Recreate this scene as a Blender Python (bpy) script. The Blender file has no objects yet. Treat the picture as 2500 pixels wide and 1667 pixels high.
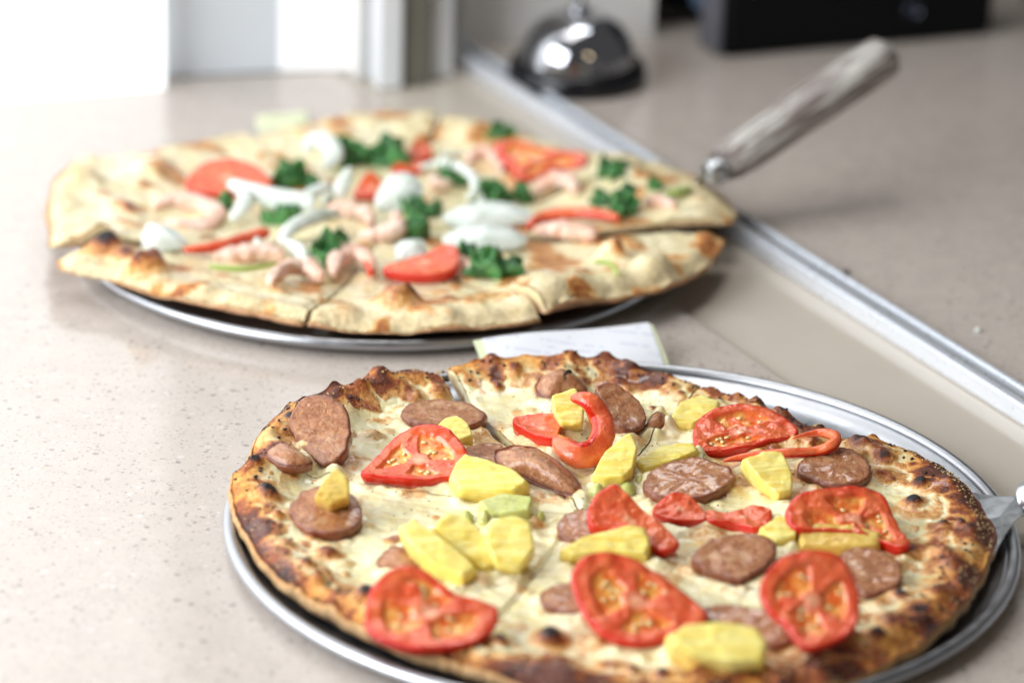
import bpy, bmesh, math, random
import numpy as np
from mathutils import Vector, Matrix

sc = bpy.context.scene
# ------------------------------------------------------------------ camera
FPX, PITCH, ROLL, S = 7840.0, 0.3975, 0.0337, 0.18
HC = 3.5196 * S + 0.0072
K = 2500.0 / 2352.0
cp, sp, cr, sr = math.cos(PITCH), math.sin(PITCH), math.cos(ROLL), math.sin(ROLL)
FW = np.array([0, cp, -sp]); U0 = np.array([0, sp, cp]); R0 = np.array([1.0, 0, 0])
RIGHT = cr * R0 + sr * U0
UP = -sr * R0 + cr * U0
CAM = np.array([0, 0, HC])

def ray(x, y):
    return FW + RIGHT * ((x * K - 1250) / FPX) - UP * ((y * K - 833.5) / FPX)

def at(x, y, z=0.0):
    """photo position -> point on the level plane z"""
    d = ray(x, y)
    return CAM + d * ((z - HC) / d[2])

cam_d = bpy.data.cameras.new('camera')
cam = bpy.data.objects.new('camera', cam_d)
sc.collection.objects.link(cam)
m = Matrix.Identity(4)
for i in range(3):
    m[i][0], m[i][1], m[i][2], m[i][3] = RIGHT[i], UP[i], -FW[i], CAM[i]
cam.matrix_world = m
cam_d.sensor_width = 36
cam_d.lens = 36 * FPX / 2500
cam_d.clip_end = 50
cam_d.clip_start = 0.05
cam_d.dof.use_dof = True
cam_d.dof.focus_distance = 1.50
cam_d.dof.aperture_fstop = 4.1
cam_d.dof.aperture_blades = 0
sc.camera = cam

# ------------------------------------------------------------------ light
world = bpy.data.worlds.new('World')
sc.world = world
world.use_nodes = True
world.node_tree.nodes['Background'].inputs[0].default_value = (0.62, 0.61, 0.60, 1)
world.node_tree.nodes['Background'].inputs[1].default_value = 0.14
sc.view_settings.view_transform = 'Standard'
sc.view_settings.look = 'None'
sc.view_settings.exposure = 0.06
sc.view_settings.gamma = 1.0
sc.view_settings.use_curve_mapping = False

def area(name, loc, target, sx, sy, power, col):
    d = bpy.data.lights.new(name, 'AREA')
    d.shape = 'RECTANGLE'; d.size = sx; d.size_y = sy; d.energy = power; d.color = col
    o = bpy.data.objects.new(name, d)
    o.location = loc
    o.rotation_euler = (Vector(target) - Vector(loc)).to_track_quat('-Z', 'Y').to_euler()
    sc.collection.objects.link(o)
    return o
area('side_window_light', (-1.05, 0.85, 0.62), (0.0, 1.5, 0.0), 1.0, 0.8, 26, (0.92, 0.96, 1.0))
area('ceiling_light', (-0.25, 1.75, 1.7), (0.0, 1.45, 0.0), 0.9, 0.6, 7, (1.0, 0.97, 0.93))
area('added_highlight_light', (0.06, 2.00, 0.80), (0.05, 1.32, 0.0), 0.34, 0.14, 1.5, (0.93, 0.97, 1.0))  # added lamp without a visible source, gives the wet toppings their highlights
for i, (lx, lz) in enumerate(((0.62, 1.10), (0.86, 1.00))):
    d = bpy.data.lights.new('bulb_light', 'POINT'); d.energy = 2.0; d.color = (1, 0.78, 0.45); d.shadow_soft_size = 0.06
    o = bpy.data.objects.new('bulb_light', d); o.location = (lx, 0.2, lz); sc.collection.objects.link(o)

# ------------------------------------------------------------------ helpers
rng = np.random.default_rng(7)
random.seed(7)
LAT = rng.random((64, 64))

def vnoise(x, y, seed=0):
    x = np.asarray(x, float) + seed * 17.31; y = np.asarray(y, float) + seed * 9.77
    xi = np.floor(x).astype(int); yi = np.floor(y).astype(int)
    fx = x - xi; fy = y - yi
    fx = fx * fx * (3 - 2 * fx); fy = fy * fy * (3 - 2 * fy)
    a = LAT[xi % 64, yi % 64]; b = LAT[(xi + 1) % 64, yi % 64]
    c = LAT[xi % 64, (yi + 1) % 64]; d = LAT[(xi + 1) % 64, (yi + 1) % 64]
    return (a * (1 - fx) + b * fx) * (1 - fy) + (c * (1 - fx) + d * fx) * fy

def fbm(x, y, seed=0, o=3):
    v = 0; amp = 0.5; t = 0
    for i in range(o):
        v = v + amp * vnoise(x * 2 ** i, y * 2 ** i, seed + i); t += amp; amp *= 0.5
    return v / t

def sstep(a, b, x):
    t = np.clip((np.asarray(x, float) - a) / (b - a), 0, 1)
    return t * t * (3 - 2 * t)

def mesh_obj(name, verts, faces, mat, parent=None, smooth=True, attrs=None, origin=None):
    me = bpy.data.meshes.new(name)
    v = np.asarray(verts, float)
    if origin is not None:
        v = v - np.asarray(origin)
    me.from_pydata(v.tolist(), [], faces)
    if smooth:
        me.polygons.foreach_set('use_smooth', [True] * len(me.polygons))
    if attrs:
        for k, a in attrs.items():
            at_ = me.attributes.new(k, 'FLOAT', 'POINT')
            at_.data.foreach_set('value', np.asarray(a, np.float32))
    me.materials.append(mat)
    me.update()
    o = bpy.data.objects.new(name, me)
    sc.collection.objects.link(o)
    if parent is not None:
        o.parent = parent
        if origin is not None:
            o.location = Vector(origin) - parent.location
        else:
            o.matrix_parent_inverse = Matrix.Translation(parent.location).inverted()
    elif origin is not None:
        o.location = origin
    return o

def bm_obj(name, bm, mat, parent=None, smooth=True):
    me = bpy.data.meshes.new(name)
    bmesh.ops.recalc_face_normals(bm, faces=bm.faces)
    bm.to_mesh(me); bm.free()
    if smooth:
        me.polygons.foreach_set('use_smooth', [True] * len(me.polygons))
    me.materials.append(mat)
    o = bpy.data.objects.new(name, me)
    sc.collection.objects.link(o)
    if parent is not None:
        o.parent = parent
        o.matrix_parent_inverse = Matrix.Translation(parent.location).inverted()
    return o

def empty(name, loc, label, cat, group=None):
    o = bpy.data.objects.new(name, None)
    o.location = loc
    o.empty_display_size = 0.02
    sc.collection.objects.link(o)
    tag(o, label, cat, group)
    return o

def tag(o, label=None, cat=None, group=None, kind=None):
    if label: o['label'] = label
    if cat: o['category'] = cat
    if group: o['group'] = group
    if kind: o['kind'] = kind
    return o

def box_bm(quad, z0, z1, bev=0.0, seg=2):
    """box over a ground quad (4 xy points)"""
    bm = bmesh.new()
    lo = [bm.verts.new((p[0], p[1], z0)) for p in quad]
    hi = [bm.verts.new((p[0], p[1], z1)) for p in quad]
    bm.faces.new(lo[::-1]); bm.faces.new(hi)
    n = len(quad)
    for i in range(n):
        bm.faces.new((lo[i], lo[(i + 1) % n], hi[(i + 1) % n], hi[i]))
    bmesh.ops.recalc_face_normals(bm, faces=bm.faces)
    if bev:
        bmesh.ops.bevel(bm, geom=bm.edges[:], offset=bev, segments=seg, affect='EDGES', clamp_overlap=True)
    return bm

def lathe(prof, cx, cy, seg=96, z=0):
    v = []; f = []
    n = len(prof)
    for i in range(seg):
        a = 2 * math.pi * i / seg
        for r, h in prof:
            v.append((cx + r * math.cos(a), cy + r * math.sin(a), z + h))
    for i in range(seg):
        j = (i + 1) % seg
        for k in range(n - 1):
            f.append((i * n + k, j * n + k, j * n + k + 1, i * n + k + 1))
    return v, f

# ------------------------------------------------------------------ materials
class NT:
    def __init__(s, name):
        s.m = bpy.data.materials.new(name); s.m.use_nodes = True
        s.t = s.m.node_tree; s.p = s.t.nodes['Principled BSDF']
        s.tc = s.t.nodes.new('ShaderNodeTexCoord')
    def n(s, typ, **kw):
        x = s.t.nodes.new(typ)
        for k, v in kw.items():
            if k in x.inputs.keys(): x.inputs[k].default_value = v
            else: setattr(x, k, v)
        return x
    def l(s, a, b): s.t.links.new(a, b)
    def noise(s, scale, detail=4, rough=0.55, vec=None, dist=0.0):
        x = s.n('ShaderNodeTexNoise'); x.inputs['Scale'].default_value = scale
        x.inputs['Detail'].default_value = detail; x.inputs['Roughness'].default_value = rough
        x.inputs['Distortion'].default_value = dist
        s.l(vec if vec is not None else s.tc.outputs['Object'], x.inputs['Vector'])
        return x.outputs['Fac']
    def ramp(s, fac, stops, interp='LINEAR'):
        x = s.n('ShaderNodeValToRGB'); e = x.color_ramp.elements; x.color_ramp.interpolation = interp
        while len(e) < len(stops): e.new(0.5)
        for q, (p, c) in zip(e, stops):
            q.position = p
            q.color = (c, c, c, 1) if isinstance(c, (int, float)) else (*c, 1)
        s.l(fac, x.inputs[0])
        return x.outputs[0]
    def mix(s, fac, a, b, mode='MIX'):
        x = s.n('ShaderNodeMix'); x.data_type = 'RGBA'; x.blend_type = mode
        for sock, val in ((x.inputs[0], fac), (x.inputs[6], a), (x.inputs[7], b)):
            if isinstance(val, (int, float)): sock.default_value = val
            elif isinstance(val, tuple): sock.default_value = (*val, 1)
            else: s.l(val, sock)
        return x.outputs[2]
    def math(s, op, a, b=0.0, clamp=False):
        x = s.n('ShaderNodeMath'); x.operation = op; x.use_clamp = clamp
        for sock, val in ((x.inputs[0], a), (x.inputs[1], b)):
            if isinstance(val, (int, float)): sock.default_value = val
            else: s.l(val, sock)
        return x.outputs[0]
    def attr(s, name):
        x = s.n('ShaderNodeAttribute'); x.attribute_name = name
        return x.outputs['Fac']
    def col(s, c):
        if isinstance(c, tuple): s.p.inputs['Base Color'].default_value = (*c, 1)
        else: s.l(c, s.p.inputs['Base Color'])
        return s
    def set(s, **kw):
        for k, v in kw.items():
            k = k.replace('_', ' ')
            if isinstance(v, (int, float, tuple)): s.p.inputs[k].default_value = v
            else: s.l(v, s.p.inputs[k])
        return s
    def bump(s, h, strength=0.3, dist=0.001):
        x = s.n('ShaderNodeBump'); x.inputs['Strength'].default_value = strength
        x.inputs['Distance'].default_value = dist
        s.l(h, x.inputs['Height']); s.l(x.outputs[0], s.p.inputs['Normal'])
        return s
    def sss(s, w, scale, rad=(1, 0.5, 0.25)):
        s.p.inputs['Subsurface Weight'].default_value = w
        s.p.inputs['Subsurface Scale'].default_value = scale
        s.p.inputs['Subsurface Radius'].default_value = rad
        return s

def mat_quartz(name, base, dark, light):
    M = NT(name)
    wn = M.noise(60, 3)
    b = M.mix(M.ramp(wn, [(0.35, 0.0), (0.65, 1.0)]), base, tuple(x * 0.93 for x in base))
    for sc_, th, c, amt in ((330, 0.76, dark, 0.62), (560, 0.70, dark, 0.55), (260, 0.84, light, 0.35), (800, 0.66, light, 0.45), (850, 0.6, dark, 0.5)):
        v = M.n('ShaderNodeTexVoronoi'); v.inputs['Scale'].default_value = sc_
        M.l(M.tc.outputs['Object'], v.inputs['Vector'])
        sep = M.n('ShaderNodeSeparateColor'); M.l(v.outputs['Color'], sep.inputs[0])
        pick = M.math('GREATER_THAN', sep.outputs[0], th)
        size = M.math('LESS_THAN', v.outputs['Distance'], M.math('MULTIPLY', sep.outputs[1], 0.55))
        f = M.math('MULTIPLY', M.math('MULTIPLY', pick, size), M.math('MULTIPLY', sep.outputs[2], amt))
        b = M.mix(f, b, c)
    M.col(b).set(Roughness=M.ramp(M.noise(25, 3), [(0.3, 0.10), (0.7, 0.19)]), IOR=1.55)
    return M.m
M_counter = mat_quartz('speckled_quartz', (0.56, 0.49, 0.435), (0.21, 0.17, 0.15), (0.72, 0.71, 0.70))

def mat_metal(name, col, r0, r1, scale=40, aniso=0.0):
    M = NT(name)
    M.col(M.mix(M.noise(scale, 5), tuple(c * 0.92 for c in col), col))
    M.set(Metallic=1.0, Roughness=M.ramp(M.noise(scale * 3, 5), [(0.3, r0), (0.7, r1)]))
    if aniso: M.set(Anisotropic=aniso)
    M.bump(M.noise(900, 2), 0.04, 0.0004)
    return M.m
M_pan = mat_metal('brushed_aluminium', (0.46, 0.47, 0.495), 0.28, 0.42, 30)
M_rail = mat_metal('track_aluminium', (0.80, 0.83, 0.88), 0.24, 0.38, 60)
M_rail.node_tree.nodes['Principled BSDF'].inputs['Metallic'].default_value = 0.45
M_steel = mat_metal('server_steel', (0.66, 0.68, 0.70), 0.26, 0.38, 50)
M_chrome = mat_metal('bell_chrome', (0.55, 0.56, 0.60), 0.03, 0.06, 20)

def plain(name, col, rough=0.5, var=0.12, scale=60, spec=0.5, bump=0.05):
    M = NT(name)
    M.col(M.mix(M.noise(scale, 4), tuple(c * (1 - var) for c in col), tuple(min(1, c * (1 + var)) for c in col)))
    M.set(Roughness=M.ramp(M.noise(scale * 2, 3), [(0.3, rough * 0.85), (0.7, min(1, rough * 1.15))]))
    M.p.inputs['Specular IOR Level'].default_value = spec
    M.bump(M.noise(scale * 8, 3), bump, 0.0006)
    return M.m
M_black = plain('black_plastic', (0.005, 0.005, 0.006), 0.6, 0.2, 80, 0.12)
M_black_gloss = plain('black_enamel', (0.006, 0.006, 0.008), 0.18, 0.2, 80, 0.5)
M_sill = plain('beige_laminate', (0.58, 0.52, 0.44), 0.12, 0.05, 30, 0.5, 0.02)
M_frame = plain('white_frame_paint', (0.84, 0.86, 0.88), 0.35, 0.04, 30)
M_wall = plain('pale_wall_paint', (0.80, 0.79, 0.77), 0.6, 0.05, 20)
M_gasket = plain('grey_gasket', (0.16, 0.15, 0.12), 0.6, 0.15, 60)
M_paper_y = plain('yellow_carbon_copy', (0.72, 0.76, 0.50), 0.7, 0.04, 40)

def mat_emit(name, col, strength, fac=0.05):
    M = NT(name)
    M.col((0.8, 0.8, 0.8))
    c = M.mix(M.noise(1.2, 2), tuple(x * (1 - fac) for x in col), col)
    M.l(c, M.p.inputs['Emission Color'])
    M.p.inputs['Emission Strength'].default_value = strength
    return M.m
M_day = mat_emit('bright_daylight', (0.93, 0.97, 1.0), 1.2)
M_day2 = mat_emit('soft_daylight', (0.95, 0.98, 1.0), 0.5)

def mat_paper():
    M = NT('printed_receipt')
    mp = M.n('ShaderNodeMapping'); M.l(M.tc.outputs['Object'], mp.inputs['Vector'])
    sep = M.n('ShaderNodeSeparateXYZ'); M.l(mp.outputs[0], sep.inputs[0])
    line = M.math('GREATER_THAN', M.math('FRACT', M.math('MULTIPLY', sep.outputs[1], 210)), 0.52)
    row = M.math('FLOOR', M.math('MULTIPLY', sep.outputs[1], 210))
    cmb = M.n('ShaderNodeCombineXYZ'); M.l(M.math('MULTIPLY', sep.outputs[0], 330), cmb.inputs[0]); M.l(M.math('MULTIPLY', row, 7.3), cmb.inputs[1])
    nz = M.noise(1.0, 1, vec=cmb.outputs[0])
    cmb2 = M.n('ShaderNodeCombineXYZ'); M.l(M.math('MULTIPLY', sep.outputs[0], 45), cmb2.inputs[0]); M.l(M.math('MULTIPLY', row, 3.1), cmb2.inputs[1])
    nz2 = M.noise(1.0, 1, vec=cmb2.outputs[0])
    ink = M.math('MULTIPLY', line, M.math('MULTIPLY', M.math('GREATER_THAN', nz, 0.46), M.math('GREATER_THAN', nz2, 0.47)))
    M.col(M.mix(M.math('MULTIPLY', ink, 0.24), (0.80, 0.82, 0.86), (0.30, 0.28, 0.50))).set(Roughness=0.7)
    return M.m
M_paper = mat_paper()

def mat_pizza(name, cheese, cheese2, oil, crust, side, flour, gloss):
    M = NT(name)
    br = M.attr('brown'); ch = M.attr('char'); cr_ = M.attr('crust'); sd = M.attr('side')
    n1 = M.noise(90, 5, 0.6); n2 = M.noise(300, 4, 0.6); n3 = M.noise(900, 3, 0.6); n4 = M.noise(75, 5, 0.65, dist=1.4)
    c = M.mix(M.ramp(n1, [(0.36, 0.0), (0.66, 0.9)]), cheese, cheese2)
    c = M.mix(M.ramp(n4, [(0.58, 0.0), (0.78, 0.5)]), c, oil)
    c = M.mix(cr_, c, M.mix(M.ramp(n2, [(0.4, 0.0), (0.65, 1.0)]), crust, tuple(x * 0.62 for x in crust)))
    # browning: threshold broken by noise so edges are ragged
    b = M.math('ADD', br, M.math('MULTIPLY', M.math('SUBTRACT', n2, 0.5), 0.75))
    b = M.math('ADD', b, M.math('MULTIPLY', M.math('SUBTRACT', n3, 0.5), 0.35))
    c = M.mix(M.ramp(b, [(0.16, 0.0), (0.50, 0.85)]), c, (0.74, 0.30, 0.035))
    c = M.mix(M.ramp(b, [(0.46, 0.0), (0.78, 0.92)]), c, (0.27, 0.046, 0.007))
    c = M.mix(M.ramp(b, [(0.80, 0.0), (1.10, 0.85)]), c, (0.075, 0.016, 0.008))
    k = M.math('ADD', ch, M.math('MULTIPLY', M.math('SUBTRACT', n2, 0.5), 0.7))
    c = M.mix(M.ramp(k, [(0.30, 0.0), (0.60, 1.0)]), c, (0.016, 0.011, 0.013))
    # crumb on the sides with toasted flour specks
    s2 = M.mix(M.ramp(n3, [(0.38, 0.0), (0.60, 1.0)]), side, flour)
    s2 = M.mix(M.ramp(M.math('ADD', M.math('MULTIPLY', br, 0.55), M.math('MULTIPLY', n1, 0.6)), [(0.50, 0.0), (0.85, 0.9)]), s2, tuple(x * 0.16 for x in side))
    c = M.mix(sd, c, s2)
    # pepper flecks
    v = M.n('ShaderNodeTexVoronoi'); v.inputs['Scale'].default_value = 260
    M.l(M.tc.outputs['Object'], v.inputs['Vector'])
    sep = M.n('ShaderNodeSeparateColor'); M.l(v.outputs['Color'], sep.inputs[0])
    pep = M.math('MULTIPLY', M.math('GREATER_THAN', sep.outputs[0], M.math('SUBTRACT', 0.97, M.math('MULTIPLY', M.attr('pepper'), 0.30))), M.math('LESS_THAN', v.outputs['Distance'], 0.15))
    c = M.mix(M.math('MULTIPLY', pep, 0.85), c, (0.02, 0.018, 0.016))
    M.col(c)
    dry = M.math('MAXIMUM', M.math('MAXIMUM', cr_, sd), M.math('MULTIPLY', ch, 0.8))
    M.set(Roughness=M.ramp(M.math('ADD', M.math('MULTIPLY', n1, 0.5), M.math('MULTIPLY', dry, 0.6)), [(0.16, gloss), (0.70, 0.62)]))
    M.sss(0.15, 0.003, (1, 0.75, 0.4))
    rg = M.math('MAXIMUM', dry, M.ramp(br, [(0.2, 0.16), (0.6, 1.0)]))
    h = M.math('MULTIPLY', M.math('ADD', n2, M.math('MULTIPLY', n3, 0.45)), rg)
    h = M.math('ADD', h, M.math('MULTIPLY', M.noise(110, 2, 0.4), 1.7))
    M.bump(h, 0.55, 0.0026)
    M.p.inputs['Coat Roughness'].default_value = 0.07
    M.l(M.ramp(dry, [(0.1, 0.45), (0.5, 0.0)]), M.p.inputs['Coat Weight'])
    return M.m
M_pizza1 = mat_pizza('baked_cheese_browned', (0.90, 0.85, 0.58), (0.89, 0.77, 0.37), (0.86, 0.62, 0.15), (0.76, 0.44, 0.12), (0.40, 0.20, 0.08), (0.64, 0.44, 0.22), 0.09)
M_pizza2 = mat_pizza('baked_cheese_pale', (0.86, 0.78, 0.53), (0.84, 0.71, 0.38), (0.82, 0.58, 0.18), (0.74, 0.56, 0.30), (0.42, 0.19, 0.085), (0.58, 0.34, 0.19), 0.22)

def mat_tomato():
    M = NT('ripe_tomato')
    s = M.attr('radial'); g = M.attr('gel')
    n1 = M.noise(140, 4); n2 = M.noise(480, 3); n3 = M.noise(60, 3)
    flesh = M.mix(M.ramp(n1, [(0.35, 0.0), (0.7, 1.0)]), (0.72, 0.070, 0.022), (0.82, 0.19, 0.085))
    flesh = M.mix(M.ramp(n3, [(0.45, 0.0), (0.65, 0.6)]), flesh, (0.80, 0.19, 0.05))
    flesh = M.mix(M.ramp(n2, [(0.64, 0.0), (0.76, 0.3)]), flesh, (0.92, 0.55, 0.36))
    gel = M.mix(M.ramp(n1, [(0.40, 0.0), (0.60, 1.0)]), (0.93, 0.46, 0.10), (0.82, 0.14, 0.022))
    gel = M.mix(M.ramp(n2, [(0.60, 0.0), (0.70, 0.7)]), gel, (0.88, 0.66, 0.25))
    flesh = M.mix(M.ramp(s, [(0.06, 0.75), (0.24, 0.0)]), flesh, (0.90, 0.50, 0.30))
    c = M.mix(g, flesh, gel)
    c = M.mix(M.ramp(s, [(0.90, 0.0), (0.985, 1.0)]), c, (0.62, 0.018, 0.006))
    M.col(c).set(Roughness=M.ramp(n1, [(0.35, 0.06), (0.65, 0.20)]), Coat_Weight=0.5, Coat_Roughness=0.03)
    M.p.inputs['Specular IOR Level'].default_value = 0.4
    M.sss(0.35, 0.005, (1, 0.3, 0.15))
    M.bump(M.math('ADD', n1, M.math('MULTIPLY', n2, 0.5)), 0.5, 0.0024)
    return M.m
M_tomato = mat_tomato()

def mat_sausage():
    M = NT('cooked_sausage')
    s = M.attr('radial')
    n1 = M.noise(140, 5, 0.65); n2 = M.noise(330, 5, 0.7, dist=0.8); n3 = M.noise(260, 2)
    c = M.mix(M.ramp(n2, [(0.40, 0.0), (0.58, 1.0)]), (0.32, 0.105, 0.036), (0.51, 0.225, 0.092))
    c = M.mix(M.ramp(n1, [(0.54, 0.0), (0.64, 0.65)]), c, (0.62, 0.37, 0.19))
    c = M.mix(M.ramp(n3, [(0.66, 0.0), (0.72, 0.7)]), c, (0.74, 0.52, 0.34))
    c = M.mix(M.ramp(M.math('ADD', s, M.math('MULTIPLY', M.math('SUBTRACT', n1, 0.5), 0.3)), [(0.84, 0.0), (1.0, 0.9)]), c, (0.20, 0.040, 0.016))
    M.col(c).set(Roughness=M.ramp(n1, [(0.35, 0.16), (0.65, 0.42)]), Coat_Weight=0.55, Coat_Roughness=0.10)
    M.sss(0.08, 0.002)
    M.bump(M.math('ADD', n2, M.math('MULTIPLY', n1, 0.8)), 0.5, 0.0022)
    return M.m
M_sausage = mat_sausage()

def mat_soft(name, a, b, b2, rough, sss, scale=70, bump=0.25, stretch=None):
    M = NT(name)
    vec = None
    if stretch:
        mp = M.n('ShaderNodeMapping'); mp.inputs['Scale'].default_value = stretch
        M.l(M.tc.outputs['Object'], mp.inputs['Vector']); vec = mp.outputs[0]
    n1 = M.noise(scale, 4, vec=vec); n2 = M.noise(scale * 4, 3, vec=vec)
    c = M.mix(M.ramp(n1, [(0.35, 0.0), (0.65, 1.0)]), a, b)
    c = M.mix(M.ramp(n2, [(0.55, 0.0), (0.75, 0.6)]), c, b2)
    M.col(c).set(Roughness=M.ramp(n2, [(0.3, rough * 0.8), (0.7, rough * 1.3)]))
    M.sss(sss, 0.004, (1, 0.8, 0.4))
    M.bump(M.math('ADD', n1, n2), bump, 0.0012)
    return M.m
M_pine = mat_soft('pineapple_flesh', (0.98, 0.84, 0.29), (0.97, 0.73, 0.12), (0.98, 0.92, 0.55), 0.11, 0.45, 60, 0.5, (0.8, 6, 1))
M_pinebrown = mat_soft('toasted_pineapple', (0.80, 0.60, 0.16), (0.74, 0.44, 0.08), (0.35, 0.15, 0.03), 0.25, 0.25, 60)
M_green = mat_soft('green_pepper_flesh', (0.52, 0.56, 0.16), (0.60, 0.62, 0.22), (0.72, 0.72, 0.40), 0.25, 0.25)
M_onion = mat_soft('white_onion', (0.78, 0.82, 0.78), (0.64, 0.71, 0.62), (0.84, 0.87, 0.85), 0.2, 0.4, 60, 0.3, (1, 4, 1))
M_shrimp = mat_soft('pink_shrimp', (0.84, 0.47, 0.33), (0.90, 0.74, 0.64), (0.82, 0.26, 0.07), 0.2, 0.25, 85, 0.4, (1, 2.5, 1))
M_spinach = mat_soft('wilted_spinach', (0.020, 0.095, 0.026), (0.075, 0.28, 0.075), (0.28, 0.50, 0.14), 0.22, 0.05, 110, 0.9)
M_stem = mat_soft('spinach_stem', (0.30, 0.42, 0.08), (0.36, 0.46, 0.12), (0.44, 0.52, 0.2), 0.35, 0.15)
M_seed = plain('tomato_seed', (0.84, 0.66, 0.32), 0.3, 0.1, 200)
M_charbit = plain('burnt_tip', (0.03, 0.012, 0.01), 0.5, 0.2, 300)

def mat_handle():
    M = NT('worn_streaked_handle')
    mp = M.n('ShaderNodeMapping'); mp.inputs['Scale'].default_value = (22, 300, 300)
    M.l(M.tc.outputs['Object'], mp.inputs['Vector'])
    n1 = M.noise(1.0, 5, 0.65, vec=mp.outputs[0]); n2 = M.noise(2.6, 4, 0.6, vec=mp.outputs[0])
    c = M.mix(M.ramp(n1, [(0.44, 0.0), (0.58, 1.0)]), (0.17, 0.13, 0.12), (0.56, 0.54, 0.50))
    c = M.mix(M.ramp(n2, [(0.54, 0.0), (0.66, 0.8)]), c, (0.10, 0.055, 0.05))
    M.col(c).set(Roughness=0.42)
    M.bump(n1, 0.3, 0.001)
    return M.m
M_handle = mat_handle()

# ------------------------------------------------------------------ setting
def V2(p): return np.array([p[0], p[1]])
st0, st1 = V2(at(757, 154)), V2(at(1787, 874))
r0, r1 = V2(at(1043, 144)), V2(at(2352, 957))
d_st = (st1 - st0) / np.linalg.norm(st1 - st0)
d_r = (r1 - r0) / np.linalg.norm(r1 - r0)
dirn = d_st + d_r; dirn /= np.linalg.norm(dirn)      # direction of sill, front end to the right
perp = np.array([-dirn[1], dirn[0]])                  # to the right of the sill (towards the bell)
if perp[0] < 0: perp = -perp
mid_st = (st0 + st1) / 2; mid_r = (r0 + r1) / 2
def along(base, a, off=0.0): return base + dirn * a + perp * off
sill_w = float((mid_r - mid_st) @ perp)
def srow(off, a0, a1):      # pair of points on a line parallel to the sill at offset off from the counter edge
    return mid_st + perp * off + dirn * a0, mid_st + perp * off + dirn * a1
BK, FRT = -0.345, 1.3        # behind / in front along the sill
p0, p1 = srow(0, BK, FRT)
far = at(0, 240)
# near counter: everything left of the sill edge
bk_l = V2(at(380, 180)); dir_b = V2(at(810, 163)) - bk_l; dir_b /= np.linalg.norm(dir_b)
q = [p1, p1 + np.array([-1.6, -0.9]), np.array([-1.4, 0.2]), bk_l - dir_b * 1.3, V2(at(760, 152)), p0]
q = [mid_st + dirn * FRT, np.array([-1.3, mid_st[1] + dirn[1] * FRT]), bk_l - dir_b * 1.2, bk_l + dir_b * 0.107 , mid_st + dirn * BK]
o = bm_obj('counter', box_bm(q[::-1], -0.03, 0.0, 0.0012, 1), M_counter, smooth=False)
tag(o, 'pale speckled quartz counter under both pizzas', kind='structure')
# sill strip, slightly lower than the counter
a, b = srow(0.0012, BK - 0.02, FRT); c, d = srow(sill_w + 0.05, BK - 0.1, FRT)
o = bm_obj('window_sill', box_bm([a, b, d, c], -0.03, -0.0035), M_sill, smooth=False)
tag(o, 'smooth beige sill strip between the two counters', kind='structure')
# rear counter
off_r = sill_w + 0.0206
a, b = srow(off_r, -0.75, FRT); c, d = srow(off_r + 1.2, -0.75, FRT)
o = bm_obj('rear_counter', box_bm([a, b, d, c], -0.03, 0.003, 0.0012, 1), M_counter, smooth=False)
tag(o, 'speckled quartz counter carrying the bell', kind='structure')

# sliding window track: two rails with a channel between them
tr = empty('window_track', (*(mid_r), 0), 'aluminium sliding window track with two rails beside the beige sill', 'track')
for nm, o0, o1, z1 in (('rail', 0.000, 0.0062, 0.0070), ('channel', 0.0063, 0.0122, 0.0008), ('rail', 0.0123, 0.0166, 0.0075), ('flange', 0.0167, 0.0204, 0.0048)):
    a, b = srow(sill_w + o0, BK + 0.012, FRT); c, d = srow(sill_w + o1, BK + 0.012, FRT)
    bm_obj(nm, box_bm([a, b, d, c], -0.0034, z1, 0.0012 if nm != 'channel' else 0.0, 2), M_rail if nm != 'channel' else M_gasket, tr, smooth=False)

# daylight window on the left
w0, w1 = V2(at(0, 240)), V2(at(380, 207))
dw = (w1 - w0) / np.linalg.norm(w1 - w0); nw = np.array([dw[1], -dw[0]])
win = empty('window', (*w1, 0), 'tall overexposed daylight window standing behind the left end of the counter', 'window')
def vpanel(name, a, b, z0, z1, th, mat, parent=None, bev=0.0):
    """upright slab between two ground points, thickness going backwards"""
    a = np.asarray(a); b = np.asarray(b); t = (b - a) / np.linalg.norm(b - a); n = np.array([-t[1], t[0]])
    return bm_obj(name, box_bm([a, b, b + n * th, a + n * th], z0, z1, bev), mat, parent, smooth=False)
vpanel('pane', w1 - dw * 1.9, w1, 0.0012, 1.5, 0.006, M_day, win)
vpanel('frame', w1 - dw * 1.9, w1 + dw * 0.004, 1.501, 1.56, 0.02, M_frame, win)
bw0 = V2(at(384, 181)); bw1 = V2(at(640, 168)); bw2 = V2(at(808, 162))
o = vpanel('wall_panel', bw0 + (bw0 - bw1) * 0.3, bw1, 0.0012, 1.5, 0.03, plain('grey_blue_panel', (0.76, 0.81, 0.86), 0.35, 0.06, 6))
tag(o, 'pale blue grey wall panel right of the daylight window', 'panel')
o = vpanel('side_light', bw1 + (bw2 - bw1) * 0.01, bw2 + np.array([0.008, 0.0005]), 0.0012, 1.5, 0.03, M_day2)
tag(o, 'narrow bright white side window between grey panel and jamb', 'window')

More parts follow.
